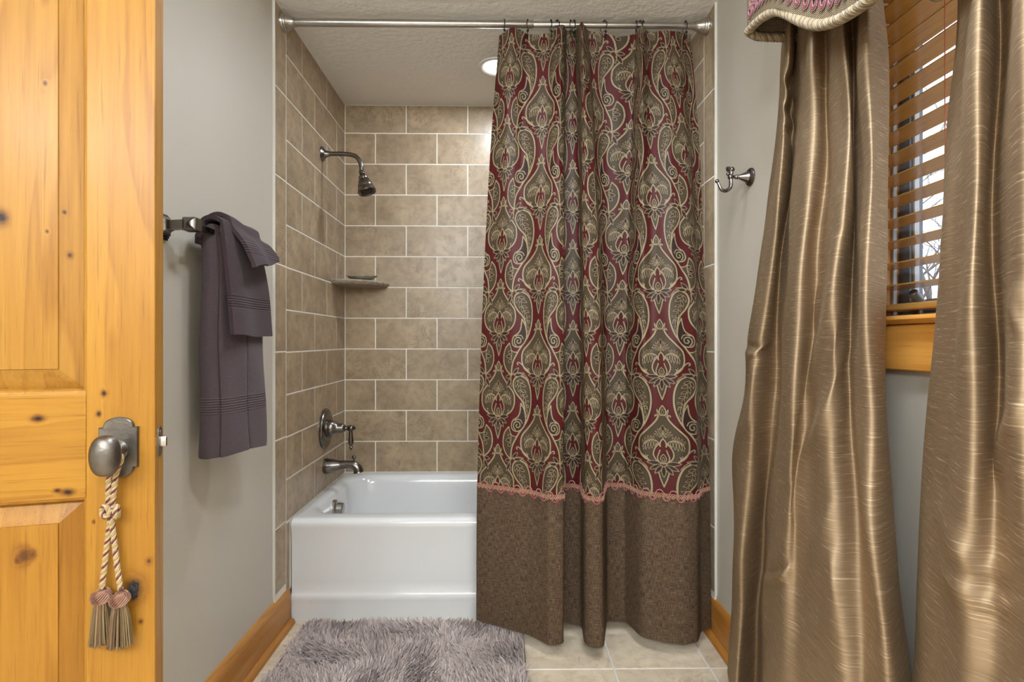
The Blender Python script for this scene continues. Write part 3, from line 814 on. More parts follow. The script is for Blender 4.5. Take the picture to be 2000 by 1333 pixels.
WPL = wood('lower_panel_wood', L1, D1, 'z', [kn(46,1087,.008,.55), kn(33,1097,.003,.5), kn(62,1085,.004,.4)], .42, 3.2)
def door_box(name, x0, x1, z0, z1, mat):
    b = MB(); b.box(x0, x1, -TH, 0, z0, z1); return b.build(name, mat, door, smooth=True, bevel=.0018)
door_box('stile', 0, s1, .012, DH, WS); door_box('stile', DW - s1, DW, .012, DH, WS)
door_box('rail', s1, DW - s1, r0, r1, WR); door_box('rail', s1, DW - s1, DH - .115, DH, WR); door_box('rail', s1, DW - s1, .012, .24, WR)
def raised_panel(name, z0, z1, mat):
    x0, x1 = s1, DW - s1; bw = abs(dloc(113, 720)[0] - s1)
    rd = .017
    b = MB()
    def L(i, y): return [(x0+i, y, z0+i), (x1-i, y, z0+i), (x1-i, y, z1-i), (x0+i, y, z1-i)]
    b.loft([L(-.002, -.001), L(.003, -.003), L(.006, -.007), L(.008, -rd), L(bw, -.0045), L(bw + .001, -.002), L(bw + .004, -.0015)], 0, False, True)
    b.loft([L(0, -TH + .012), L(bw, -TH + .003)], 0, False, True)
    return b.build(name, mat, door, smooth=True, angle=18)
raised_panel('upper_panel', r1, DH - .115, WPU); raised_panel('lower_panel', .24, r0, WPL)
# open hollow of the big knot
kc = dloc(262, 1153)
m = NT('knot_hollow'); v = m.coord('Object'); m.base(m.ramp(m.noise(v, 220, 4), [(.35, (.006, .006, .007)), (.7, (.05, .045, .045))])); m.set(Roughness=.3); m.bump(m.noise(v, 160, 4), .8, .004)
b = MB(); pts = [(kc[0] + .0075*math.cos(a)*(1 + .25*math.sin(3*a + 1)), kc[1] + .0165*math.sin(a)*(1 + .12*math.cos(5*a))) for a in np.linspace(0, 2*PI, 28, endpoint=False)]
b.prism(pts, lambda u, w, d: (u, d, w), -.001, .0008, .0006); b.build('open_knot', m.mat, door)
# latch
b = MB(); zl = dloc(303, 866)[1]
zt_, zb_ = dloc(305, 836)[1], dloc(305, 896)[1]
pts = []
hw = .0095
for a in np.linspace(0, PI, 9): pts.append((-TH/2 + hw*math.cos(a), zt_ - hw + hw*math.sin(a)))
for a in np.linspace(PI, 2*PI, 9): pts.append((-TH/2 + hw*math.cos(a), zb_ + hw + hw*math.sin(a)))
b.prism(pts, lambda u, w, d: (d, u, w), .001, -.0016, .0005)
for z in (zt_ - .011, zb_ + .011): b.lathe([(0, .0042), (.0012, .0036), (.0015, .001)], (-.0012, -TH/2, z), (-1, 0, 0), 14)
lp = b.build('latch_plate', M['bronze'], door)
b = MB(); b.prism([(.0, -.006), (0, .006), (-.012, .006), (-.013, .002), (-.004, -.006)], lambda u, w, d: (u, -TH/2 + w, d), zl - .0085, zl + .0085, .0012); b.build('latch_bolt', M['chrome'], lp)
# rosette plate + knob
px0, px1 = 195.0, 272.0
xa = dloc(px1, 873)[0]; xb = dloc(px0, 873)[0]; ztp = dloc(235, 814.5)[1]; zbt = dloc(235, 932)[1]
xm, w2 = (xa + xb)/2, (xb - xa)/2; zsh = dloc(235, 834)[1]; zsl = dloc(235, 913)[1]
a2 = w2*.77; out = [(xm - w2, zsl), (xm - w2, zsh), (xm - a2, zsh), (xm - a2, zsh + .003)]
H1 = ztp - zsh - .003
for t in np.linspace(PI, 0, 15)[1:-1]: out.append((xm + a2*.97*math.cos(t), zsh + .003 + H1*math.sin(t)))
out += [(xm + a2, zsh + .003), (xm + a2, zsh), (xm + w2, zsh), (xm + w2, zsl), (xm + a2, zsl), (xm + a2, zsl - .003)]
H2 = zsl - .003 - zbt
for t in np.linspace(0, -PI, 15)[1:-1]: out.append((xm + a2*.97*math.cos(t), zsl - .003 + H2*math.sin(t)))
out += [(xm - a2, zsl - .003), (xm - a2, zsl)]
b = MB(); b.prism(out, lambda u, w, d: (u, d, w), 0, .0075, .002)
ros = b.build('rosette', M['bronze'], door, angle=30)
zk = dloc(237, 873)[1]
b = MB(); b.lathe([(.006, .0165), (.010, .0165), (.014, .012), (.022, .0095), (.034, .0095), (.044, .0125), (.050, .014)], (xm, 0, zk - .004), (0, 1, 0), 28)
b.build('neck', M['bronze'], ros)
b = MB(); b.lathe([(.006, .0022), (.0079, .0022), (.0082, .0006)], (xm - w2*.42, 0, zk + .002), (0, 1, 0), 10); b.build('emergency_hole', M['dark_metal'], ros)
kc2 = (xm, .058, zk - .004)
b = MB(); lo = []
for a in np.linspace(.08, PI - .08, 18):
    lo.append([(kc2[0] + .0228*math.sin(a)**.75*math.cos(t), kc2[1] + .0185*math.sin(a)**.75*math.sin(t), kc2[2] - .0335*math.cos(a)) for t in np.linspace(0, 2*PI, 28, endpoint=False)])
b.loft(lo); b.build('knob', M['bronze'], ros)

# ------------------------------------------------------------------ tassel hung on the knob
tas = thing('door_tassel', 'cream and burgundy twisted cord with two brown tassels hanging from the door knob', 'tassel', dM @ Vector((xm, .03, zk)), PI + DA)
def tl(px, py, yo): x, z = dloc(px, py, yo); return (x - xm, yo - .03, z - zk)
M['cream'] = solidc('cream_cord', (.52, .42, .23), .5); M['burg'] = solidc('dark_red_cord', (.16, .018, .016), .5); M['goldc'] = solidc('gold_cord', (.42, .27, .10), .5)
def twisted(b, pts, R=.0042, pitch=.021):
    P = [Vector(p) for p in catmull(pts, 14)]
    d = [0]
    for i in range(1, len(P)): d.append(d[-1] + (P[i] - P[i-1]).length)
    n = max(8, int(d[-1]/.0018)); q = np.linspace(0, d[-1], n)
    A = np.array([tuple(p) for p in P]); C = np.stack([np.interp(q, d, A[:, k]) for k in range(3)], -1)
    T = np.gradient(C, axis=0); T /= np.linalg.norm(T, axis=1)[:, None] + 1e-12
    ref = np.array([.2, 1, .1]); N = np.cross(T, ref); N /= np.linalg.norm(N, axis=1)[:, None] + 1e-12; B = np.cross(T, N)
    for k, mi in enumerate((0, 1, 0, 2)):
        ph = 2*PI*q/pitch + k*PI/2
        b.tube(C + (N*np.cos(ph)[:, None] + B*np.sin(ph)[:, None])*R*.55, R*.56, 6, mi)
cord = MB(); yb_, yk = .030, .018
loopt = [(.011*math.cos(a), .0, -.004 + .013*math.sin(a)) for a in np.linspace(PI*1.0, 0, 9)]
left = [tl(212, 990, yk), tl(212, 960, .022), tl(214, 925, .026)] ; right = [tl(227, 925, .026), tl(222, 960, .022), tl(219, 990, yk)]
twisted(cord, left + [tl(224, 890, .03)] + [(x, y, z) for x, y, z in [loopt[1], loopt[4], loopt[7]]] + [tl(236, 892, .03)] + right)
twisted(cord, [tl(217, 1000, yk), tl(211, 1050, .014), tl(205, 1100, .013), tl(199, 1150, .016)])
twisted(cord, [tl(216, 1000, yk + .004), tl(222, 1050, .016), tl(228, 1100, .015), tl(235, 1152, .018)])
mats3 = [M['cream'], M['burg'], M['goldc']]
cord.build('cord', mats3, tas)
kb = MB(); kc3 = Vector(tl(218, 998, yk + .003))
twisted(kb, [kc3 + Vector((.013*math.cos(t)*(.8 + .2*math.cos(3*t)), .006*math.sin(1.5*t) + .003, .009*math.sin(2*t) + .002*math.cos(t))) for t in np.linspace(0, 4*PI, 26)], .0038, .02)
kb.build('knot', mats3, tas)
fc = [solidc('fringe_brown', (.14, .075, .03), .45), solidc('fringe_olive', (.16, .125, .04), .45), solidc('fringe_rust', (.20, .07, .035), .45), solidc('fringe_tan', (.30, .19, .09), .45)]
M['head'] = solidc('tassel_head', (.38, .20, .13), .5)
for cpx, cpy, yo in ((198, 1166, .019), (234, 1171, .021)):
    hx = Vector(tl(cpx, cpy, yo)); hb = MB(); R = .0155
    hb.sphere(hx, R*.8, R*.7, R*.75, n=14, mi=1)
    for k in range(10):
        tilt = PI*k/10; 
        for q in (-.0042, -.0014, .0014, .0042):
            pts = []
            for t in np.linspace(0, 2*PI, 22):
                a = t; x = R*math.cos(a); z = R*.82*math.sin(a)*.75; y = R*.55*math.sin(a)
                rr2 = Matrix.Rotation(tilt, 3, 'Z') @ Vector((x, y + q*.8, z + q*.9)); L = rr2.length
                pts.append(hx + Vector((rr2.x, rr2.y*.85, rr2.z))*(R*1.0/ max(L, .4*R)*(.97 + .06*math.sin(3*t + k))))
            hb.tube(pts, .0011, 4, k % 2 and 0 or (1 if q > .003 else 0))
    hd_ = hb.build('tassel', [M['head'], fc[2]], tas)
    fb = MB(); Lf = .069
    for i in range(150):
        a = random.random()*2*PI; r0_ = .0105*math.sqrt(random.random()); r1_ = r0_*1.75 + .001
        c_, s_ = math.cos(a), math.sin(a); L2 = Lf*random.uniform(.93, 1.03)
        j = random.uniform(-.0015, .0015)
        fb.tube([hx + Vector((r0_*c_, r0_*s_*.8, -.008)), hx + Vector((r0_*1.35*c_ + j, r0_*1.3*s_*.8, -.03)), hx + Vector((r1_*c_ + j, r1_*s_*.75, -.01 - L2))], [.0011, .0012, .0010], 5, random.choice((0, 0, 1, 1, 2, 3)))
    fb.build('fringe', fc, hd_)

# ------------------------------------------------------------------ towel bar and towels
BXc, BZc = -.700, 1.302
tb_ = thing('towel_bar', 'square-post dark pewter towel bar on the left wall', 'towel bar', (PX, 1.262, BZc))
def post(y):
    b = MB()
    for d0, d1, h in ((0, .006, .030), (.006, .011, .026), (.011, .017, .0215)): b.box(d0, d1, y - h, y + h, -h, h)
    b.loft([[(d, y - h, -h*1.1 + z), (d, y + h, -h*1.1 + z), (d, y + h, h*1.1 + z), (d, y - h, h*1.1 + z)] for d, h, z in ((.016, .019, 0), (.024, .012, .0), (.034, .0095, .001), (.055, .0095, .002), (.064, .0105, .002))])
    b.build('post', M['pewter'], tb_, bevel=.0015)
    b = MB(); b.box(.063, .093, y - .014, y + .014, -.013, .017)
    b.loft([[(.078 - h, y - .014 - d, .002 - h), (.078 + h, y - .014 - d, .002 - h), (.078 + h, y - .014 - d, .002 + h), (.078 - h, y - .014 - d, .002 + h)] for d, h in ((0, .0145), (.007, .004))])
    b.build('end_block', M['pewter'], tb_, bevel=.0012)
post(0); post(.285)
b = MB(); b.box(.0715, .0845, .012, .28, -.0045, .0085); b.build('bar', M['pewter'], tb_, bevel=.001)

def terry(name, c, bands):
    m = NT(name); v = m.coord('Object'); n = m.noise(v, 420, 2, .6); n3 = m.noise(v, 14, 3)
    sxyz = m.node('ShaderNodeSeparateXYZ'); tcn = m.n.new('ShaderNodeTexCoord'); m.link(tcn.outputs['Object'], sxyz.inputs[0]); z = sxyz.outputs[2]
    mask = None
    for z0, z1 in bands:
        a = m.math('MULTIPLY', m.math('GREATER_THAN', z, z0), m.math('LESS_THAN', z, z1)); mask = a if mask is None else m.math('MAXIMUM', mask, a)
    rid = m.math('POWER', m.math('ABSOLUTE', m.math('SINE', m.math('MULTIPLY', z, PI/.0062))), .6)
    c1 = m.mix(n, [q*.62 for q in c], [q*1.25 for q in c]); c1 = m.mix(m.math('MULTIPLY', n3, .3), c1, [q*.8 for q in c])
    cb = m.mix(rid, [q*.35 for q in c], [q*1.15 for q in c])
    m.base(m.mix(mask, c1, cb))
    h = m.mix(mask, n, m.math('MULTIPLY', rid, 2.0))
    m.bump(h, .7, .0022); m.set(Roughness=.95, Sheen_Weight=.12, Sheen_Roughness=.5); m.b.inputs['Specular IOR Level'].default_value = .1; return m.mat
TC = (.092, .068, .074); TC2 = (.058, .036, .040)
def smooth_outline(pts, n=6): return [tuple(p) for p in catmull(pts, n, True)]
# bath towel
bt = thing('bath_towel', 'long grey-mauve bath towel folded over the towel bar, lowest of the three', 'towel', (-.70, 1.44, BZc))
low = [(-.744,1.39), (-.738,1.356), (-.712,1.350), (-.690,1.366), (-.686,1.362), (-.672,1.385), (-.654,1.438), (-.661,1.452), (-.652,1.458), (-.644,1.50), (-.646,1.532), (-.668,1.542), (-.712,1.542), (-.742,1.525)]
upp = [(-.735,1.39), (-.730,1.350), (-.708,1.342), (-.690,1.352), (-.684,1.347), (-.672,1.365), (-.664,1.420), (-.669,1.432), (-.663,1.440), (-.658,1.49), (-.660,1.522), (-.676,1.53), (-.712,1.53), (-.732,1.515)]
tip = [(-.709,1.39), (-.708,1.349), (-.703,1.344), (-.699,1.345), (-.696,1.346), (-.693,1.362), (-.691,1.42), (-.691,1.432), (-.691,1.44), (-.691,1.49), (-.692,1.518), (-.696,1.524), (-.703,1.525), (-.709,1.51)]
A0, A1, A2 = (np.array(smooth_outline(q)) for q in (low, upp, tip))
LPS = []
for z in np.concatenate([np.linspace(.748, 1.27, 60), np.linspace(1.272, BZc + .022, 14)]):
    if z <= 1.27:
        t = (z - .748)/(1.27 - .748); q = A0*(1-t) + A1*t
        q = q + np.stack([.0022*np.sin(z*19 + q[:, 1]*40), 0*q[:, 1]], -1)
        if z < .752: q = q*.985 + q.mean(0)*.015
    else:
        t = (z - 1.27)/(BZc + .022 - 1.27); w = 1 - math.sqrt(max(0, 1 - t*t)); q = A1*(1-w) + A2*w
    drop = .0
    LPS.append([(x + .70, y - 1.44, z - BZc + (0.006*math.sin((y - 1.35)*18) if z < .76 else 0)) for x, y in q])
b = MB(); b.loft(LPS)
b.build('folded_cloth', terry('bath_terry', TC, ((.856 - BZc, .898 - BZc),)), bt, angle=70)
# draped cloths: inverted-U section swept along the bar
def drape(name, parent, mat, org, stations, flare=.004):
    """stations: (y, top_z, halfwidth_top, front_x, front_z, back_x, back_z, thick)"""
    b = MB(); L = []
    for (y, tz, hw, fx, fz, bx, bz, th) in stations:
        outer = [(fx, fz)]
        outer += [tuple(p) for p in catmull([(fx - flare*.08, fz + .012), (fx - flare, fz + (tz - fz)*.45), (BXc + hw*.95, tz - hw*.9), (BXc + hw*.72, tz - hw*.3), (BXc, tz), (BXc - hw*.72, tz - hw*.3), (BXc - hw, tz - hw*1.1), (bx, bz + .02)], 10)]
        outer.append((bx, bz))
        inner = []
        for i, (x, z) in enumerate(outer):
            a = outer[max(i-1, 0)]; c = outer[min(i+1, len(outer)-1)]
            dx, dz = c[0]-a[0], c[1]-a[1]; l = math.hypot(dx, dz); nx, nz = -dz/l, dx/l   # inward side
            inner.append((x + nx*th, z + nz*th))
        # make sure 'inner' is on the bar side
        if abs(inner[8][0] - BXc) > abs(outer[8][0] - BXc): inner = [(2*o_[0] - i_[0], 2*o_[1] - i_[1]) for o_, i_ in zip(outer, inner)]
        fb0 = [(fx - th*.15, fz - .004), (fx - th*.85, fz - .004)]
        L.append([(x - org[0], y - org[1], z - org[2]) for x, z in outer + inner[::-1]])
    b.loft(L)
    o = b.build(name, mat, parent, angle=50, bevel=.0035)
    return o
ht = thing('hand_towel', 'dark plum hand towel draped over the longer towel on the bar', 'towel', (-.70, 1.43, BZc))
st = []
for y in np.linspace(1.338, 1.532, 30):
    t = (y - 1.338)/.194
    st.append((y, BZc + .043 - .004*t + .003*math.sin(9*t), .033 + .006*math.sin(3*t), -.643 + .010*t + .004*math.sin(7*t), 1.053 - .004*t + .002*math.sin(8*t), -.738, 1.275, .011 if 0 < t < 1 else .010))
drape('cloth', ht, terry('hand_terry', TC2, ((1.118 - BZc, 1.150 - BZc),)), (-.70, 1.43, BZc), st, .011)
wc = thing('washcloth', 'small plum washcloth thrown across the top of the hand towel', 'towel', (-.70, 1.45, BZc))
st = []
for y in np.linspace(1.372, 1.532, 30):
    t = (y - 1.372)/.16
    st.append((y, BZc + .058 - .008*t + .002*math.sin(8*t), .040, -.606 - .004*t + .004*math.sin(6*t), 1.222 + .034*t + .004*math.sin(7*t), -.742, 1.285, .010))
drape('cloth', wc, terry('wash_terry', (.064, .042, .047), ((1.258 - BZc, 1.290 - BZc),)), (-.70, 1.45, BZc), st, .026)

# ------------------------------------------------------------------ bath mat
mat_ = thing('bath_mat', 'shaggy grey-taupe bath mat on the floor in front of the tub', 'bath mat', (-.305, 1.70, 0))
mx0, mx1, my0, my1 = -.705, .085, 1.43, 1.985
def fieldn(x, y, k):
    return (np.sin(x*k*3.1 + 1.7*np.sin(y*k*2.3 + 1)) + np.sin(y*k*4.3 + 1.3*np.sin(x*k*3.7 + 2)) + .7*np.sin((x + y)*k*6.1 + 2*np.sin((x - y)*k*2.9)))/2.7
b = MB(); ol = []
for d, z in ((0, .001), (0, .008), (.006, .014)): ol.append([(x + .305, y - 1.70, z) for x, y, _ in rrect(mx0 + d, mx1 - d, my0 + d, my1 - d, .04, 0)])
b.loft(ol)
M['matbase'] = solidc('mat_backing', (.10, .075, .066), .9)
b.build('backing', M['matbase'], mat_)
NT_ = 85000
tx = RNG.uniform(mx0 + .004, mx1 - .004, NT_); ty = RNG.uniform(my0 + .004, my1 - .004, NT_)
cxm = np.clip(tx, mx0 + .04, mx1 - .04); cym = np.clip(ty, my0 + .04, my1 - .04); keep = np.hypot(tx - cxm, ty - cym) < .04
tx, ty = tx[keep], ty[keep]; nT = len(tx)
CELL = .0085                                # strands gather into tufts
ci = (np.floor(tx/CELL)*7919 + np.floor(ty/CELL)*104729).astype(np.int64) % 50021
ja, jb, jc, jd = (RNG.normal(0, 1, 50021) for _ in range(4))
ccx = (np.floor(tx/CELL) + .5 + .35*ja[ci])*CELL; ccy = (np.floor(ty/CELL) + .5 + .35*jb[ci])*CELL
ang = 2.8*fieldn(ccx, ccy, 3.4) + PI*.5 + .55*jc[ci]; lean = np.clip(.85 + .5*fieldn(ccx + 3, ccy - 2, 3.8) + .28*jd[ci], .1, 1.45)
Ln = RNG.uniform(.023, .031, nT); wd = RNG.uniform(.0008, .0014, nT)
dx, dy = np.cos(ang), np.sin(ang)
tw = RNG.uniform(0, PI, nT); wxx, wyy = np.cos(tw)*wd, np.sin(tw)*wd
rows = []
for t in (0, .35, .7, 1):
    h = Ln*(t - .28*lean*t*t); r = Ln*lean*.66*t**1.4; g_ = .72*t**1.2
    bx_, by_ = tx*(1 - g_) + ccx*g_, ty*(1 - g_) + ccy*g_
    px_, py_, pz_ = bx_ + dx*r, by_ + dy*r, .012 + np.maximum(h, .004*t)
    py_ = np.minimum(py_, 2.022)
    k = 1 - .7*t**2
    rows += [np.stack([px_ - wxx*k, py_ - wyy*k, pz_], -1), np.stack([px_ + wxx*k, py_ + wyy*k, pz_], -1)]
V = np.stack(rows, 1).reshape(-1, 3) - np.array([-.305, 1.70, 0])
base = (np.arange(nT)*8)[:, None]
Q = np.concatenate([base + np.array([0,1,3,2]), base + np.array([2,3,5,4]), base + np.array([4,5,7,6])], 1).reshape(-1, 4)
me = bpy.data.meshes.new('pile'); me.vertices.add(len(V)); me.vertices.foreach_set('co', V.reshape(-1).astype(np.float32))
me.loops.add(Q.size); me.loops.foreach_set('vertex_index', Q.reshape(-1).astype(np.int32)); me.polygons.add(len(Q)); me.polygons.foreach_set('loop_start', np.arange(0, Q.size, 4, dtype=np.int32))
me.update(calc_edges=True)
at_t = me.attributes.new('tone', 'FLOAT', 'POINT'); at_t.data.foreach_set('value', np.repeat(np.clip(.5 + .22*jb[ci] + RNG.normal(0, .15, nT), 0, 1), 8).astype(np.float32))
m = NT('mat_pile'); a = m.node('ShaderNodeAttribute', attribute_name='tone'); m.base(m.mix(a.outputs['Fac'], (.30, .235, .215), (.62, .52, .475))); m.set(Roughness=.7, Sheen_Weight=.3)
me.materials.append(m.mat); o = bpy.data.objects.new('pile', me); col.objects.link(o); o.parent = mat_; o['kind'] = 'stuff'

# ------------------------------------------------------------------ robe hook
hp = at_X(1467, 346, PRX)
rh = thing('robe_hook', 'small dark pewter robe hook on the painted right wall', 'hook', hp)
b = MB(); b.lathe([(0, .027), (.003, .027), (.005, .025), (.007, .0255), (.010, .022), (.012, .0175), (.022, .0125), (.034, .0075), (.038, .0055), (.040, .0075), (.043, .0055), (.046, .0075), (.049, .0055), (.058, .0055)], (0,0,0), (-1,0,0), 32); b.build('base', M['pewter'], rh)
hx_ = -.062
b = MB(); b.sphere((hx_, 0, 0), .0085, n=14); b.tube(catmull([(hx_, 0, 0), (hx_ + .002, 0, .010), (hx_ + .001, 0, .018), (hx_ - .004, 0, .024), (hx_ - .011, 0, .023)], 5), [.006]*10 + [.0065]*6 + [.0075]*5, 10)
b.sphere((hx_ - .008, 0, .009), .0055, n=10); b.sphere((hx_ + .004, 0, .0225), .008, n=12)
pts = catmull([(hx_, 0, -.002), (hx_ + .001, 0, -.020), (hx_ - .002, 0, -.033), (hx_ - .014, 0, -.042), (hx_ - .028, 0, -.038), (hx_ - .035, 0, -.024), (hx_ - .039, 0, -.015)], 6)
b.tube(pts, list(np.interp(np.linspace(0, 1, len(pts)), [0, .4, 1], [.0055, .0058, .0036])), 10); b.sphere((hx_ - .041, 0, -.013), .0062, n=12)
b.build('hook', M['pewter'], rh)

# ------------------------------------------------------------------ window
win = sempty('window_1', 'wood-trimmed window with dark sash in the right wall', 'window', (PRX, .7, WZ0))
wof = (PRX, .7, WZ0)
def wbox(b, x0, x1, y0, y1, z0, z1): b.box(x0 - wof[0], x1 - wof[0], y0 - wof[1], y1 - wof[1], z0 - wof[2], z1 - wof[2])
WW = wood('window_wood', (.85, .42, .09), (.60, .23, .035), 'y', (), .3, 5.0)
WWz = wood('window_jamb_wood', (.62, .32, .10), (.44, .18, .05), 'z', (), .35, 6.0)
XS = PRX + .074                          # sash plane
b = MB(); wbox(b, PRX - .001, PRX + WT, WY1 - .018, WY1, WZ0, WZ1); wbox(b, PRX - .001, PRX + WT, WY0, WY0 + .018, WZ0, WZ1); wbox(b, PRX - .001, PRX + WT, WY0, WY1, WZ1 - .018, WZ1)
b.build('jamb', WWz, win, bevel=.001)
b = MB(); wbox(b, PRX - .018, PRX, WY1 - .006, WY1 + .075, WZ0 - .0, WZ1 + .07); wbox(b, PRX - .018, PRX, WY0 - .075, WY0 + .006, WZ0, WZ1 + .07); wbox(b, PRX - .018, PRX, WY0 - .075, WY1 + .075, WZ1 - .006, WZ1 + .075)
b.build('casing', WWz, win, bevel=.003)
zst = at_X(1800, 614, PRX - .03).z; zap0, zap1 = at_X(1800, 727, PRX - .016).z, at_X(1800, 632, PRX - .016).z
prof = [(PRX + WT - .02, zap1), (PRX - .022, zap1), (PRX - .028, zap1 + .003), (PRX - .034, zap1 + .008), (PRX - .034, zst - .005), (PRX - .030, zst), (PRX + WT - .02, zst)]
b = MB(); b.loft([[(x - wof[0], y - wof[1], z - wof[2]) for x, z in prof] for y in (WY0 - .10, WY1 + .10)]); b.build('stool', WW, win, angle=40)
b = MB(); wbox(b, PRX - .017, PRX, WY0 - .08, WY1 + .08, zap0, zap1 - .001); b.build('apron', WW, win, bevel=.003)
m = NT('sash_paint'); m.base((.14, .155, .18)); m.set(Roughness=.35); M['sash'] = m.mat
m = NT('gasket'); m.base((.55, .57, .6)); m.set(Roughness=.4); M['gasket'] = m.mat
ya, yb2, za, zb2 = WY0 + .018, WY1 - .018, zst, WZ1 - .018
def frame(name, x0, x1, i0, i1, mat):
    b = MB()
    wbox(b, x0, x1, ya + i0, ya + i1, za + i0, zb2 - i0); wbox(b, x0, x1, yb2 - i1, yb2 - i0, za + i0, zb2 - i0)
    wbox(b, x0, x1, ya + i1, yb2 - i1, za + i0, za + i1); wbox(b, x0, x1, ya + i1, yb2 - i1, zb2 - i1, zb2 - i0)
    return b.build(name, mat, win, bevel=.001)
frame('screen_frame', XS - .016, XS - .008, 0, .007, M['gasket'])
frame('sash', XS, XS + .028, .0, .030, M['sash']); frame('gasket', XS + .006, XS + .016, .030, .036, M['gasket'])
m = NT('glass'); g = m.node('ShaderNodeBsdfGlossy'); g.inputs['Roughness'].default_value = .02; t = m.node('ShaderNodeBsdfTransparent'); lw = m.node('ShaderNodeLayerWeight'); lw.inputs['Blend'].default_value = .12
mx = m.node('ShaderNodeMixShader'); m.link(m.math('MULTIPLY_ADD', lw.outputs['Facing'], .35, .02), mx.inputs[0]); m.link(t.outputs[0], mx.inputs[1]); m.link(g.outputs[0], mx.inputs[2]); m.link(mx.outputs[0], m.out.inputs['Surface'])
b = MB(); wbox(b, XS + .012, XS + .016, ya + .032, yb2 - .032, za + .032, zb2 - .032); b.build('glass_pane', m.mat, win, smooth=False)
b = MB(); hc_ = at_X(1791, 582, XS - .026); hl = hc_ - Vector(wof)
b.lathe([(-.016, .006), (-.015, .0085), (.014, .0085), (.016, .007), (.0155, .0045)], hl, (-.62, -.15, .62), 20)
b.lathe([(0, .012), (.006, .011), (.016, .006)], (hl.x + .012, hl.y + .012, zst - wof[2]), (0, 0, 1), 16)
m = NT('crank_metal'); m.base((.16, .155, .15)); m.set(Roughness=.45, Metallic=.4); b.build('crank_handle', m.mat, win)

# blind
bl = thing('window_blind', 'honey wood venetian blind hanging inside the window recess', 'blind', (PRX + .031, .68, WZ1 - .02))
bof = (PRX + .031, .68, WZ1 - .02)
SW = wood('slat_wood', (.66, .39, .115), (.50, .27, .065), 'y', (), .28, 7.0, .4)
b = MB(); sy0, sy1 = WY0 + .024 - bof[1], WY1 - .024 - bof[1]
z = zst + .060 - bof[2]; tilt = math.radians(-4)
while z < -.05:
    c_, s_ = math.cos(tilt), math.sin(tilt)
    prof = [(-.025, -.0013), (0, -.0004), (.025, -.0013), (.025, .0012), (0, .0021), (-.025, .0012)]
    b.loft([[(x*c_ - q*s_, y, z + x*s_ + q*c_) for x, q in prof] for y in (sy0, sy1)])
    z += .0425
b.build('slats', SW, bl, angle=30)
b = MB(); zr_ = zst + .012 - bof[2]; b.box(-.026, .026, sy0, sy1, zr_, zr_ + .013); b.build('bottom_rail', SW, bl, bevel=.003)
b = MB(); b.box(-.028, .028, sy0, sy1, -.045, 0); b.build('headrail', SW, bl, bevel=.003)
M['cordm'] = solidc('blind_cord', (.55, .16, .07), .7)
b = MB(); yc = at_X(1850, 100, PRX + .008).y - bof[1]
for yy in (yc, -.30):
    for xx in (-.027, .027):
        b = MB(); b.tube([(xx, yy, 0), (xx, yy, zr_ + .005)], .0009, 5); b.build('ladder_cord', M['cordm'], bl)

# ------------------------------------------------------------------ window curtains
def silk_mat(name):
    m = NT(name)
    sl = m.noise(m.coord('UV', (13, 380, 1)), 1, 4, .72); sl2 = m.noise(m.coord('UV', (40, 1100, 1)), 1, 2, .6); br = m.noise(m.coord('UV', (3, 6, 1)), 1, 3)
    hi = m.ramp(sl, [(.57, 0.0), (.66, 1.0)]); lo = m.ramp(sl, [(.30, 1.0), (.45, 0.0)])
    d = m.mix(sl2, (.050, .030, .019), (.135, .086, .053)); d = m.mix(m.math('MULTIPLY', hi, .75), d, (.52, .41, .28)); d = m.mix(m.math('MULTIPLY', lo, .5), d, (.055, .034, .022))
    g = m.mix(sl2, (.38, .28, .175), (.66, .51, .33)); g = m.mix(m.math('MULTIPLY', lo, .6), g, (.25, .17, .10)); g = m.mix(m.math('MULTIPLY', hi, .5), g, (.85, .70, .48))
    h = m.math('ADD', m.math('MULTIPLY', sl, .7), m.math('MULTIPLY', sl2, .4))
    bp = m.node('ShaderNodeBump'); bp.inputs['Strength'].default_value = .16; bp.inputs['Distance'].default_value = .001; m.link(h, bp.inputs['Height'])
    df = m.node('ShaderNodeBsdfDiffuse'); gl = m.node('ShaderNodeBsdfGlossy'); mx = m.node('ShaderNodeMixShader')
    m.link(d, df.inputs['Color']); m.link(g, gl.inputs['Color']); m.link(m.math('MULTIPLY_ADD', br, .12, .58), gl.inputs['Roughness'])
    m.link(bp.outputs[0], df.inputs['Normal']); m.link(bp.outputs[0], gl.inputs['Normal'])
    mx.inputs[0].default_value = .58; m.link(df.outputs[0], mx.inputs[1]); m.link(gl.outputs[0], mx.inputs[2]); m.link(mx.outputs[0], m.out.inputs['Surface'])
    return m.mat
M['silk'] = silk_mat('dupioni_silk')
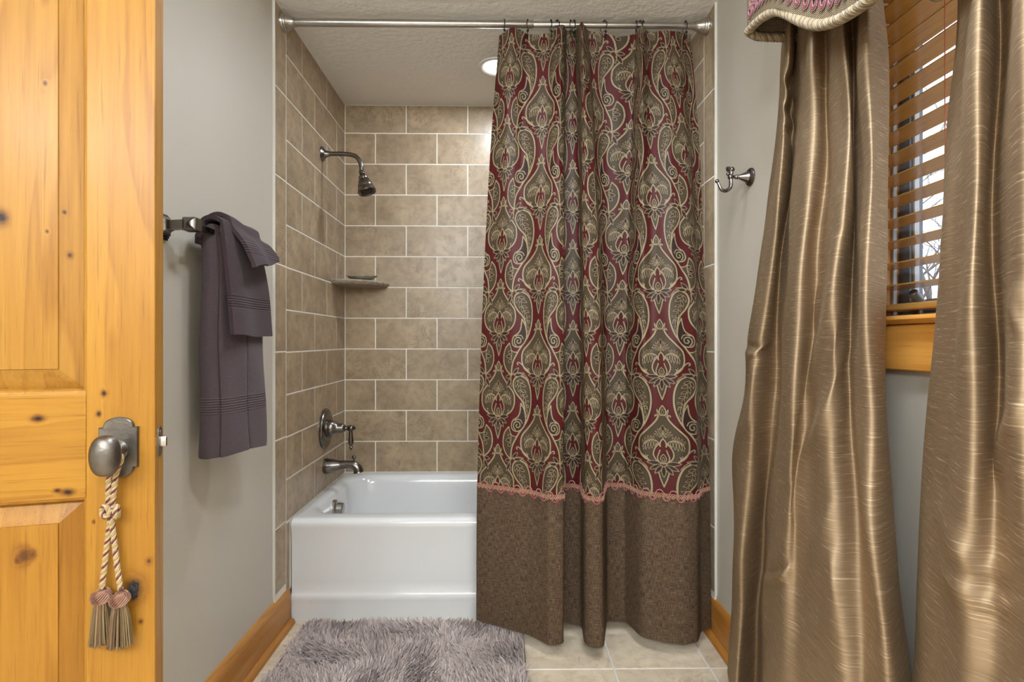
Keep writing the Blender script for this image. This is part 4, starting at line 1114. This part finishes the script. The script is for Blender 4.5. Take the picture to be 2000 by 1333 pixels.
def hang(name, label, lines, ztop, zbot, nv=220, nu=16, seed=0, creases=()):
    """lines: list of (X list by row, [(py, px, X)...]) -> 3D fold lines"""
    zs = np.linspace(ztop, zbot, nv); C = []
    for ln in lines:
        q = [at_X(px, py, X) for py, px, X in ln]
        zz = np.array([p.z for p in q])[::-1]; yy = np.array([p.y for p in q])[::-1]; xx = np.array([p.x for p in q])[::-1]
        yv = np.interp(zs, zz, yy); xv = np.interp(zs, zz, xx)
        # extrapolate above and below the seen part
        lo = zs < zz[0]; sl = (yy[0] - yy[1])/(zz[0] - zz[1]) if zz[0] != zz[1] else 0
        yv[lo] = yy[0] + np.clip(sl, -.12, .12)*(zs[lo] - zz[0])
        w = np.exp(-.5*(np.arange(-12, 13)/5.0)**2); w /= w.sum()
        pad = lambda a: np.convolve(np.concatenate([np.full(12, a[0]), a, np.full(12, a[-1])]), w, 'valid')
        C.append(np.stack([pad(xv), pad(yv), zs], -1))
    C = np.array(C)                                    # lines, rows, 3
    rows = []
    for r in range(nv):
        rows.append(np.array(catmull(C[:, r], nu)))
    P = np.array(rows)
    n = P.shape[1]
    # even spacing along each row, then round the folds like heavy silk
    Q = np.zeros_like(P); kw = None
    for r in range(nv):
        a = P[r]; l = np.concatenate([[0], np.cumsum(np.hypot(np.diff(a[:, 0]), np.diff(a[:, 1])))])
        t = np.linspace(0, l[-1], n); st = l[-1]/(n - 1); hw_ = int(.034/st) + 2
        k = np.exp(-.5*(np.arange(-hw_, hw_ + 1)*st/.0115)**2); k /= k.sum()
        for c in (0, 1):
            v = np.interp(t, l, a[:, c])
            e = np.concatenate([2*v[0] - v[hw_:0:-1], v, 2*v[-1] - v[-2:-hw_-2:-1]]); Q[r, :, c] = np.convolve(e, k, 'valid')
        Q[r, :, 2] = zs[r]
    P = Q
    d = np.concatenate([[0], np.cumsum(np.linalg.norm(np.diff(P[nv//2], axis=0), axis=1))])
    g = np.repeat(d[None], nv, 0); zg = P[..., 2]
    rn = np.random.default_rng(seed); disp = np.zeros_like(zg)
    for k in range(14):
        fu, fv = rn.uniform(10, 45), rn.uniform(3, 22); disp += rn.uniform(.3, 1)*np.sin(fu*g + fv*zg*rn.choice([-1, 1]) + rn.uniform(0, 6) + 1.2*np.sin(zg*rn.uniform(3, 9)))
    amp = .0019*np.clip((ztop - zg)/.3, 0, 1)
    P[..., 0] += disp*amp; P[..., 1] += disp*amp*.4
    qx = CX + F*(P[..., 0]*CYW - P[..., 1]*SY)/(P[..., 0]*SY + P[..., 1]*CYW); qy = CY - F*(P[..., 2] - EYE)/(P[..., 0]*SY + P[..., 1]*CYW)
    for amp_, w_, pts_ in creases:                     # soft secondary folds running across the drape
        ln = catmull(pts_, 5); dd = seg_dist(qx, qy, ln)
        (xa_, ya_), (xb_, yb_) = ln[0], ln[-1]; LL = (xb_-xa_)**2 + (yb_-ya_)**2
        tt_ = np.clip(((qx-xa_)*(xb_-xa_) + (qy-ya_)*(yb_-ya_))/LL, 0, 1)
        P[..., 0] -= amp_*np.exp(-(dd/w_)**2)*np.sin(PI*np.clip(tt_*.9 + .05, 0, 1))**.5
    P[..., 0] = np.minimum(P[..., 0], PRX - .022)
    root = thing(name, label, 'curtain', (.69, float(P[nv//2, n//2, 1]), 0))
    of = np.array(root.location)
    o = grid_obj('fabric_panel', P - of, M['silk'], root, np.stack([g, zg], -1))
    s = o.modifiers.new('thick', 'SOLIDIFY'); s.thickness = .0022; s.offset = 0
    s = o.modifiers.new('sub', 'SUBSURF'); s.levels = 1; s.render_levels = 1
    return root
def LN(X, *pp): return [(y, x, X if not hasattr(X, '__len__') else float(np.interp(y, X[0], X[1]))) for y, x in pp]
tb2 = ([0, 500, 1333], None)
def XX(a, b_, c): return ([0, 550, 1333], [a, b_, c])
Lc = [
 LN(XX(.735,.715,.70), (20,1532),(60,1530),(250,1520),(450,1492),(600,1470),(680,1461),(760,1459),(830,1440),(900,1433),(1050,1434),(1200,1431),(1333,1418)),
 LN(XX(.665,.630,.600), (20,1543),(60,1543),(150,1540),(300,1531),(450,1512),(600,1490),(680,1480),(760,1474),(850,1463),(1000,1453),(1333,1438)),
 LN(XX(.710,.700,.690), (20,1556),(60,1556),(300,1550),(450,1533),(600,1523),(800,1516),(870,1510),(1000,1496),(1100,1489),(1200,1481),(1333,1474)),
 LN(XX(.650,.605,.580), (20,1584),(60,1584),(300,1578),(450,1562),(600,1552),(750,1548),(900,1542),(1000,1531),(1150,1521),(1333,1518)),
 LN(XX(.690,.668,.592), (20,1617),(60,1617),(300,1622),(450,1606),(600,1597),(750,1586),(900,1572),(1000,1566),(1150,1560),(1333,1565)),
 LN(XX(.645,.595,.575), (20,1645),(60,1645),(300,1658),(500,1643),(600,1632),(750,1626),(900,1616),(1100,1622),(1333,1640)),
 LN(XX(.690,.665,.615), (20,1668),(60,1668),(300,1672),(500,1664),(600,1660),(750,1663),(900,1672),(1000,1680),(1150,1686),(1333,1695)),
 LN(XX(.640,.600,.580), (20,1690),(60,1690),(250,1692),(400,1694),(600,1686),(750,1684),(1000,1697),(1100,1708),(1333,1725)),
 LN(XX(.650,.630,.610), (20,1699),(60,1700),(300,1708),(450,1714),(600,1711),(750,1713),(1000,1724),(1150,1738),(1333,1755)),
 LN(XX(.700,.690,.680), (0,1724),(60,1731),(100,1736),(200,1740),(400,1736),(560,1729),(700,1730),(900,1738),(1000,1745),(1150,1757),(1333,1778)),
]
hang('window_curtain', 'bronze silk drape on the far side of the window, flaring past the robe hook', Lc, 2.02, .02, seed=3, creases=[
    (.010, 13, [(1638,470), (1625,600), (1598,710), (1570,830), (1548,930)]), (.008, 9, [(1651,610), (1644,660), (1634,715)]),
    (.010, 12, [(1655,705), (1638,760), (1598,845), (1572,910), (1552,1000)]), (.006, 7, [(1604,560), (1600,595), (1595,640)]),
    (.012, 7, [(1462,690), (1480,690), (1500,681)]), (-.010, 6, [(1463,676), (1480,680), (1500,670)]), (.009, 9, [(1468,700), (1478,730), (1472,790), (1458,840)]),
    (.010, 7, [(1494,1132), (1520,1128), (1548,1108)]), (-.007, 7, [(1496,1120), (1520,1116), (1545,1098)]), (.010, 14, [(1620,1000), (1600,1080), (1596,1150)]), (.008, 10, [(1628,1080), (1634,1120), (1638,1180)]),
    (.009, 8, [(1536,140), (1546,170), (1554,185)]), (.009, 8, [(1535,205), (1546,222), (1553,230)]), (.007, 6, [(1536,250), (1545,262), (1552,285)])])
Rc = [
 LN(XX(.690,.675,.66), (0,1872),(100,1868),(250,1850),(400,1843),(500,1838),(620,1832),(700,1825),(760,1818),(900,1800),(1000,1795),(1100,1792),(1333,1783)),
 LN(XX(.640,.635,.62), (0,1882),(250,1864),(500,1853),(760,1842),(900,1828),(1100,1815),(1333,1806)),
 LN(XX(.640,.635,.60), (0,1890),(250,1876),(500,1868),(760,1862),(900,1850),(1100,1838),(1333,1832)),
 LN(XX(.590,.575,.565), (0,1914),(250,1902),(500,1896),(760,1897),(900,1897),(1100,1885),(1333,1878)),
 LN(XX(.655,.645,.585), (0,1955),(250,1948),(500,1944),(760,1948),(1000,1950),(1333,1950)),
 LN(XX(.590,.575,.565), (0,2000),(500,1998),(1000,2005),(1333,2015)),
 LN(XX(.650,.64,.61), (0,2060),(1333,2075)),
 LN(XX(.590,.58,.57), (0,2140),(1333,2160)),
 LN(XX(.690,.68,.67), (0,2300),(1333,2350)),
]
hang('window_curtain', 'bronze silk drape on the near side of the window at the picture edge', Rc, 2.02, .02, seed=5, creases=[(.010, 18, [(1850,1010), (1880,1080), (1960,1120)]), (.009, 16, [(1840,1100), (1890,1160), (1985,1190)]), (.008, 12, [(1985,800), (1962,860), (1955,930)]), (.006, 8, [(1990,560), (1980,600), (1990,640)])])

# ------------------------------------------------------------------ valance
XV = .585
val = thing('window_valance', 'woven tan valance with rose loop trim and rope edge above the window curtains', 'valance', (XV, .9, 1.95))
vof = np.array([XV, .9, 1.95])
edge = [(1461,62), (1470,52), (1482,40), (1495,31), (1507,25), (1519,22), (1532,25), (1545,31), (1562,40), (1583,47), (1600,49), (1617,46), (1640,38), (1660,26), (1680,13), (1702,-3), (1730,-26), (1765,-40), (1800,-35), (1840,-15)]
E3 = [at_X(px, py, XV) for px, py in edge]
eY = np.array([p.y for p in E3]); eZ = np.array([p.z for p in E3])
for k in range(1, 6): eY = np.append(eY, eY[-1] - .06); eZ = np.append(eZ, eZ[-1] + .02*math.sin(k*1.6))
ED = np.array(catmull(np.stack([eY, eZ], -1), 6))
m = NT('basket_weave'); v = m.coord('UV')
wv_ = m.node('ShaderNodeTexWave', wave_type='BANDS', bands_direction='Y'); m.link(m.coord('UV', (1, 1, 1)), wv_.inputs['Vector']); wv_.inputs['Scale'].default_value = 85; wv_.inputs['Distortion'].default_value = .6
wh = m.node('ShaderNodeTexWave', wave_type='BANDS', bands_direction='X'); m.link(m.coord('UV', (1, 1, 1)), wh.inputs['Vector']); wh.inputs['Scale'].default_value = 60; wh.inputs['Distortion'].default_value = 1.0
pr_ = m.math('MULTIPLY', wv_.outputs['Fac'], m.math('MULTIPLY_ADD', wh.outputs['Fac'], .6, .4))
m.base(m.ramp(pr_, [(.05, (.060, .042, .028)), (.35, (.20, .145, .08)), (.8, (.38, .29, .17))])); m.set(Roughness=.75); m.bump(pr_, .8, .002); M['weave'] = m.mat
nr_ = 40; P = np.zeros((nr_, len(ED), 3)); tt = np.linspace(0, 1, nr_)
for i, (y, z) in enumerate(ED):
    P[:, i, 0] = XV + .006*np.sin(y*21)*(1 - tt); P[:, i, 1] = y; P[:, i, 2] = z + (2.12 - z)*tt
g = np.concatenate([[0], np.cumsum(np.abs(np.diff(ED[:, 0])))])
o = grid_obj('front_panel', P - vof, M['weave'], val, np.stack([np.repeat(g[None], nr_, 0), P[..., 2]], -1)); s = o.modifiers.new('t', 'SOLIDIFY'); s.thickness = .006; s.offset = 0
yf = ED[0, 0]; zr0 = ED[0, 1]
P = np.zeros((12, 16, 3)); aa = np.linspace(0, 1, 16)
for j, t in enumerate(aa):
    P[:, j, 0] = XV + (PRX - .002 - XV)*t; P[:, j, 1] = yf + .004*math.sin(t*5); zb_r = zr0 - .010 - .004*math.sin(t*PI); P[:, j, 2] = zb_r + (2.12 - zb_r)*np.linspace(0, 1, 12)
o = grid_obj('return_panel', P - vof, M['weave'], val, np.stack([np.repeat((aa*.16)[None], 12, 0), P[..., 2]], -1)); s = o.modifiers.new('t', 'SOLIDIFY'); s.thickness = .006; s.offset = 0
M['rope1'] = solidc('rope_tan', (.33, .25, .135), .7); M['rope2'] = solidc('rope_brown', (.19, .135, .075), .7)
b = MB()
C = [(XV, y, z) for y, z in ED[::-1]] + [(XV + (PRX - .004 - XV)*t, yf, zr0 - .010*min(1, t*8) - .004*math.sin(t*PI)) for t in np.linspace(.05, 1, 14)]
C = np.array(C) - vof
d = np.concatenate([[0], np.cumsum(np.linalg.norm(np.diff(C, axis=0), axis=1))]); q = np.arange(0, d[-1], .001)
C = np.stack([np.interp(q, d, C[:, k]) for k in range(3)], -1)
T = np.gradient(C, axis=0); T /= np.linalg.norm(T, axis=1)[:, None]; N = np.cross(T, np.array([1, .3, 0])); N /= np.linalg.norm(N, axis=1)[:, None]; B = np.cross(T, N)
for k in range(5):
    ph = 2*PI*q/.036 + 2*PI*k/5
    b.tube(C + (N*np.cos(ph)[:, None] + B*np.sin(ph)[:, None])*.0058, .0043, 6, 1 if k in (1, 3) else 0)
b.build('rope_edge', [M['rope1'], M['rope2']], val)
wavex = lambda y: .006*np.sin(y*21)*.93 - .0052
M['rose'] = solidc('rose_loop', (.36, .145, .14), .6); M['wine'] = solidc('wine_loop', (.15, .013, .036), .5)
b = MB(); i = 0; yy = ED[0, 0] - .008
while yy > ED[-1, 0] + .02:
    z0 = np.interp(-yy, -ED[:, 0], ED[:, 1]) + .040
    for r, mi, rr_ in ((.0125, 0, .0010), (.0100, 1, .0020), (.0066, 0, .0009)):
        a = np.linspace(-.25*PI, 1.25*PI, 28)
        b.tube(np.stack([wavex(yy + r*.8*np.cos(a)), yy - .9 + r*.8*np.cos(a), z0 - 1.95 - r*1.25*np.sin(a) + .003], -1), rr_, 5, mi)
    for r in (.009, .006): 
        a = np.linspace(PI, 2*PI, 16); b.tube(np.stack([wavex(yy - .012 + r*np.cos(a)) - .001, yy - .9 - .012 + r*np.cos(a), z0 - 1.95 + .014 - r*1.2*np.sin(a)], -1), .0013, 5, 0)
    yy -= .024
for ph in (0, PI/2, PI):
    q = np.arange(ED[-1, 0] + .01, ED[0, 0] - .003, .002); z0 = np.interp(-q, -ED[:, 0], ED[:, 1]) + .052
    b.tube(np.stack([wavex(q), q - .9, z0 - 1.95 + .005*np.sin(2*PI*q/.02 + ph)], -1), .0014, 5, 0 if ph else 1)
b.build('loop_trim', [M['rose'], M['wine']], val)

# ------------------------------------------------------------------ outside
b = MB(); b.box(1.2, 60, -30, 60, -3.2, -3.0)
m = NT('leaf_litter'); m.base(m.ramp(m.noise(m.coord('Object'), 3, 5), [(.3, (.16, .12, .08)), (.7, (.30, .25, .18))])); m.set(Roughness=.9)
structure(b.build('ground', m.mat, smooth=False))
m = NT('bark'); m.base(m.ramp(m.noise(m.coord('Object', (8, 8, 1)), 2, 5), [(.3, (.12, .10, .09)), (.7, (.27, .24, .22))])); m.set(Roughness=.9); M['bark'] = m.mat
def tree(x, y, h, label, seed):
    r = random.Random(seed); root = thing('bare_tree', label, 'tree', (x, y, -3.0), 0, 'bare winter trees outside the window')
    tr, br = MB(), MB()
    def grow(bb, p, d, L, R, depth):
        pts = [p]; dd = d.copy(); n = 4
        for i in range(n):
            dd = (dd + Vector((r.uniform(-.16, .16), r.uniform(-.16, .16), r.uniform(-.02, .10)))).normalized(); pts.append(pts[-1] + dd*L/n)
        bb.tube(pts, [R*(1 - .45*i/n) for i in range(n + 1)], 6 if depth < 2 else 4, cap=False)
        if depth >= 4: return
        for k in range(4 if depth else 9):
            t = r.uniform(.3, 1) if depth else r.uniform(.25, 1); i = min(n - 1, int(t*n)); q = pts[i].lerp(pts[i+1], t*n - i)
            a = r.uniform(0, 2*PI); nd = (dd*r.uniform(.5, .9) + Vector((math.cos(a), math.sin(a), r.uniform(-.1, .6)))*.8).normalized()
            grow(br, q, nd, L*r.uniform(.38, .6) if depth else L*r.uniform(.25, .45), R*.45, depth + 1)
    grow(tr, Vector((0, 0, 0)), Vector((0, 0, 1)), h, .011*h, 0)
    tr.build('trunk', M['bark'], root); br.build('branches', M['bark'], root)
tree(11.5, 14.6, 8.5, 'bare grey tree seen through the lower slats, nearest the glass', 1)
tree(15.4, 20.6, 11, 'bare slender tree standing behind the nearest one outside the window', 2)
tree(21.5, 26.3, 12, 'bare distant tree, farthest back outside the window', 3)

# ------------------------------------------------------------------ lights
def area(name, loc, size, power, color=(1, .93, .82), rot=(0, 0, 0), spread=PI, shape='DISK'):
    l = bpy.data.lights.new(name, 'AREA'); l.shape = shape; l.size = size; l.energy = power; l.color = color; l.spread = spread
    o = bpy.data.objects.new(name, l); col.objects.link(o); o.location = loc; o.rotation_euler = rot; return o
def bulb(name, loc, r, power, color):
    l = bpy.data.lights.new(name, 'POINT'); l.shadow_soft_size = r; l.energy = power; l.color = color
    o = bpy.data.objects.new(name, l); col.objects.link(o); o.location = loc; return o
LAMP = (.895, 1, 1.13)
area('can_lamp', (LX, LY, ZC - .012), .11, 4.2, LAMP)
area('room_and_fill_lamp', (.28, .62, ZC - .03), .26, 9.0, LAMP)
area('room_and_fill_lamp', (.02, 1.2, ZC - .03), .26, 3.2, LAMP)  # added unseen ceiling fill, widens the bright bands on the silk drapes
for x in (-.95, -.6, -.2, .3): bulb('vanity_bulb', (x, YF + .16, 1.98), .09, 17.0, LAMP)

w = bpy.data.worlds.new('sky'); scene.world = w; w.use_nodes = True
bg = w.node_tree.nodes['Background']; bg.inputs[0].default_value = (.80, .88, 1.0, 1); bg.inputs[1].default_value = 1.5

cam = bpy.data.cameras.new('camera'); co = bpy.data.objects.new('camera', cam); col.objects.link(co)
co.location = (0, 0, EYE); co.rotation_euler = (PI/2, 0, -YAW)
cam.sensor_width = 36; cam.lens = 36*F/2000; cam.shift_x = (1000 - CX)/2000; cam.shift_y = -(666.5 - CY)/2000; cam.clip_start = .02
scene.camera = co
vs = scene.view_settings; scene.display_settings.display_device = 'sRGB'; vs.view_transform = 'Standard'; vs.look = 'None'; vs.exposure = 0.68; vs.gamma = 1; vs.use_curve_mapping = False
cy = scene.cycles; cy.use_denoising = True; cy.max_bounces = 10; cy.diffuse_bounces = 6; cy.sample_clamp_indirect = 8.0
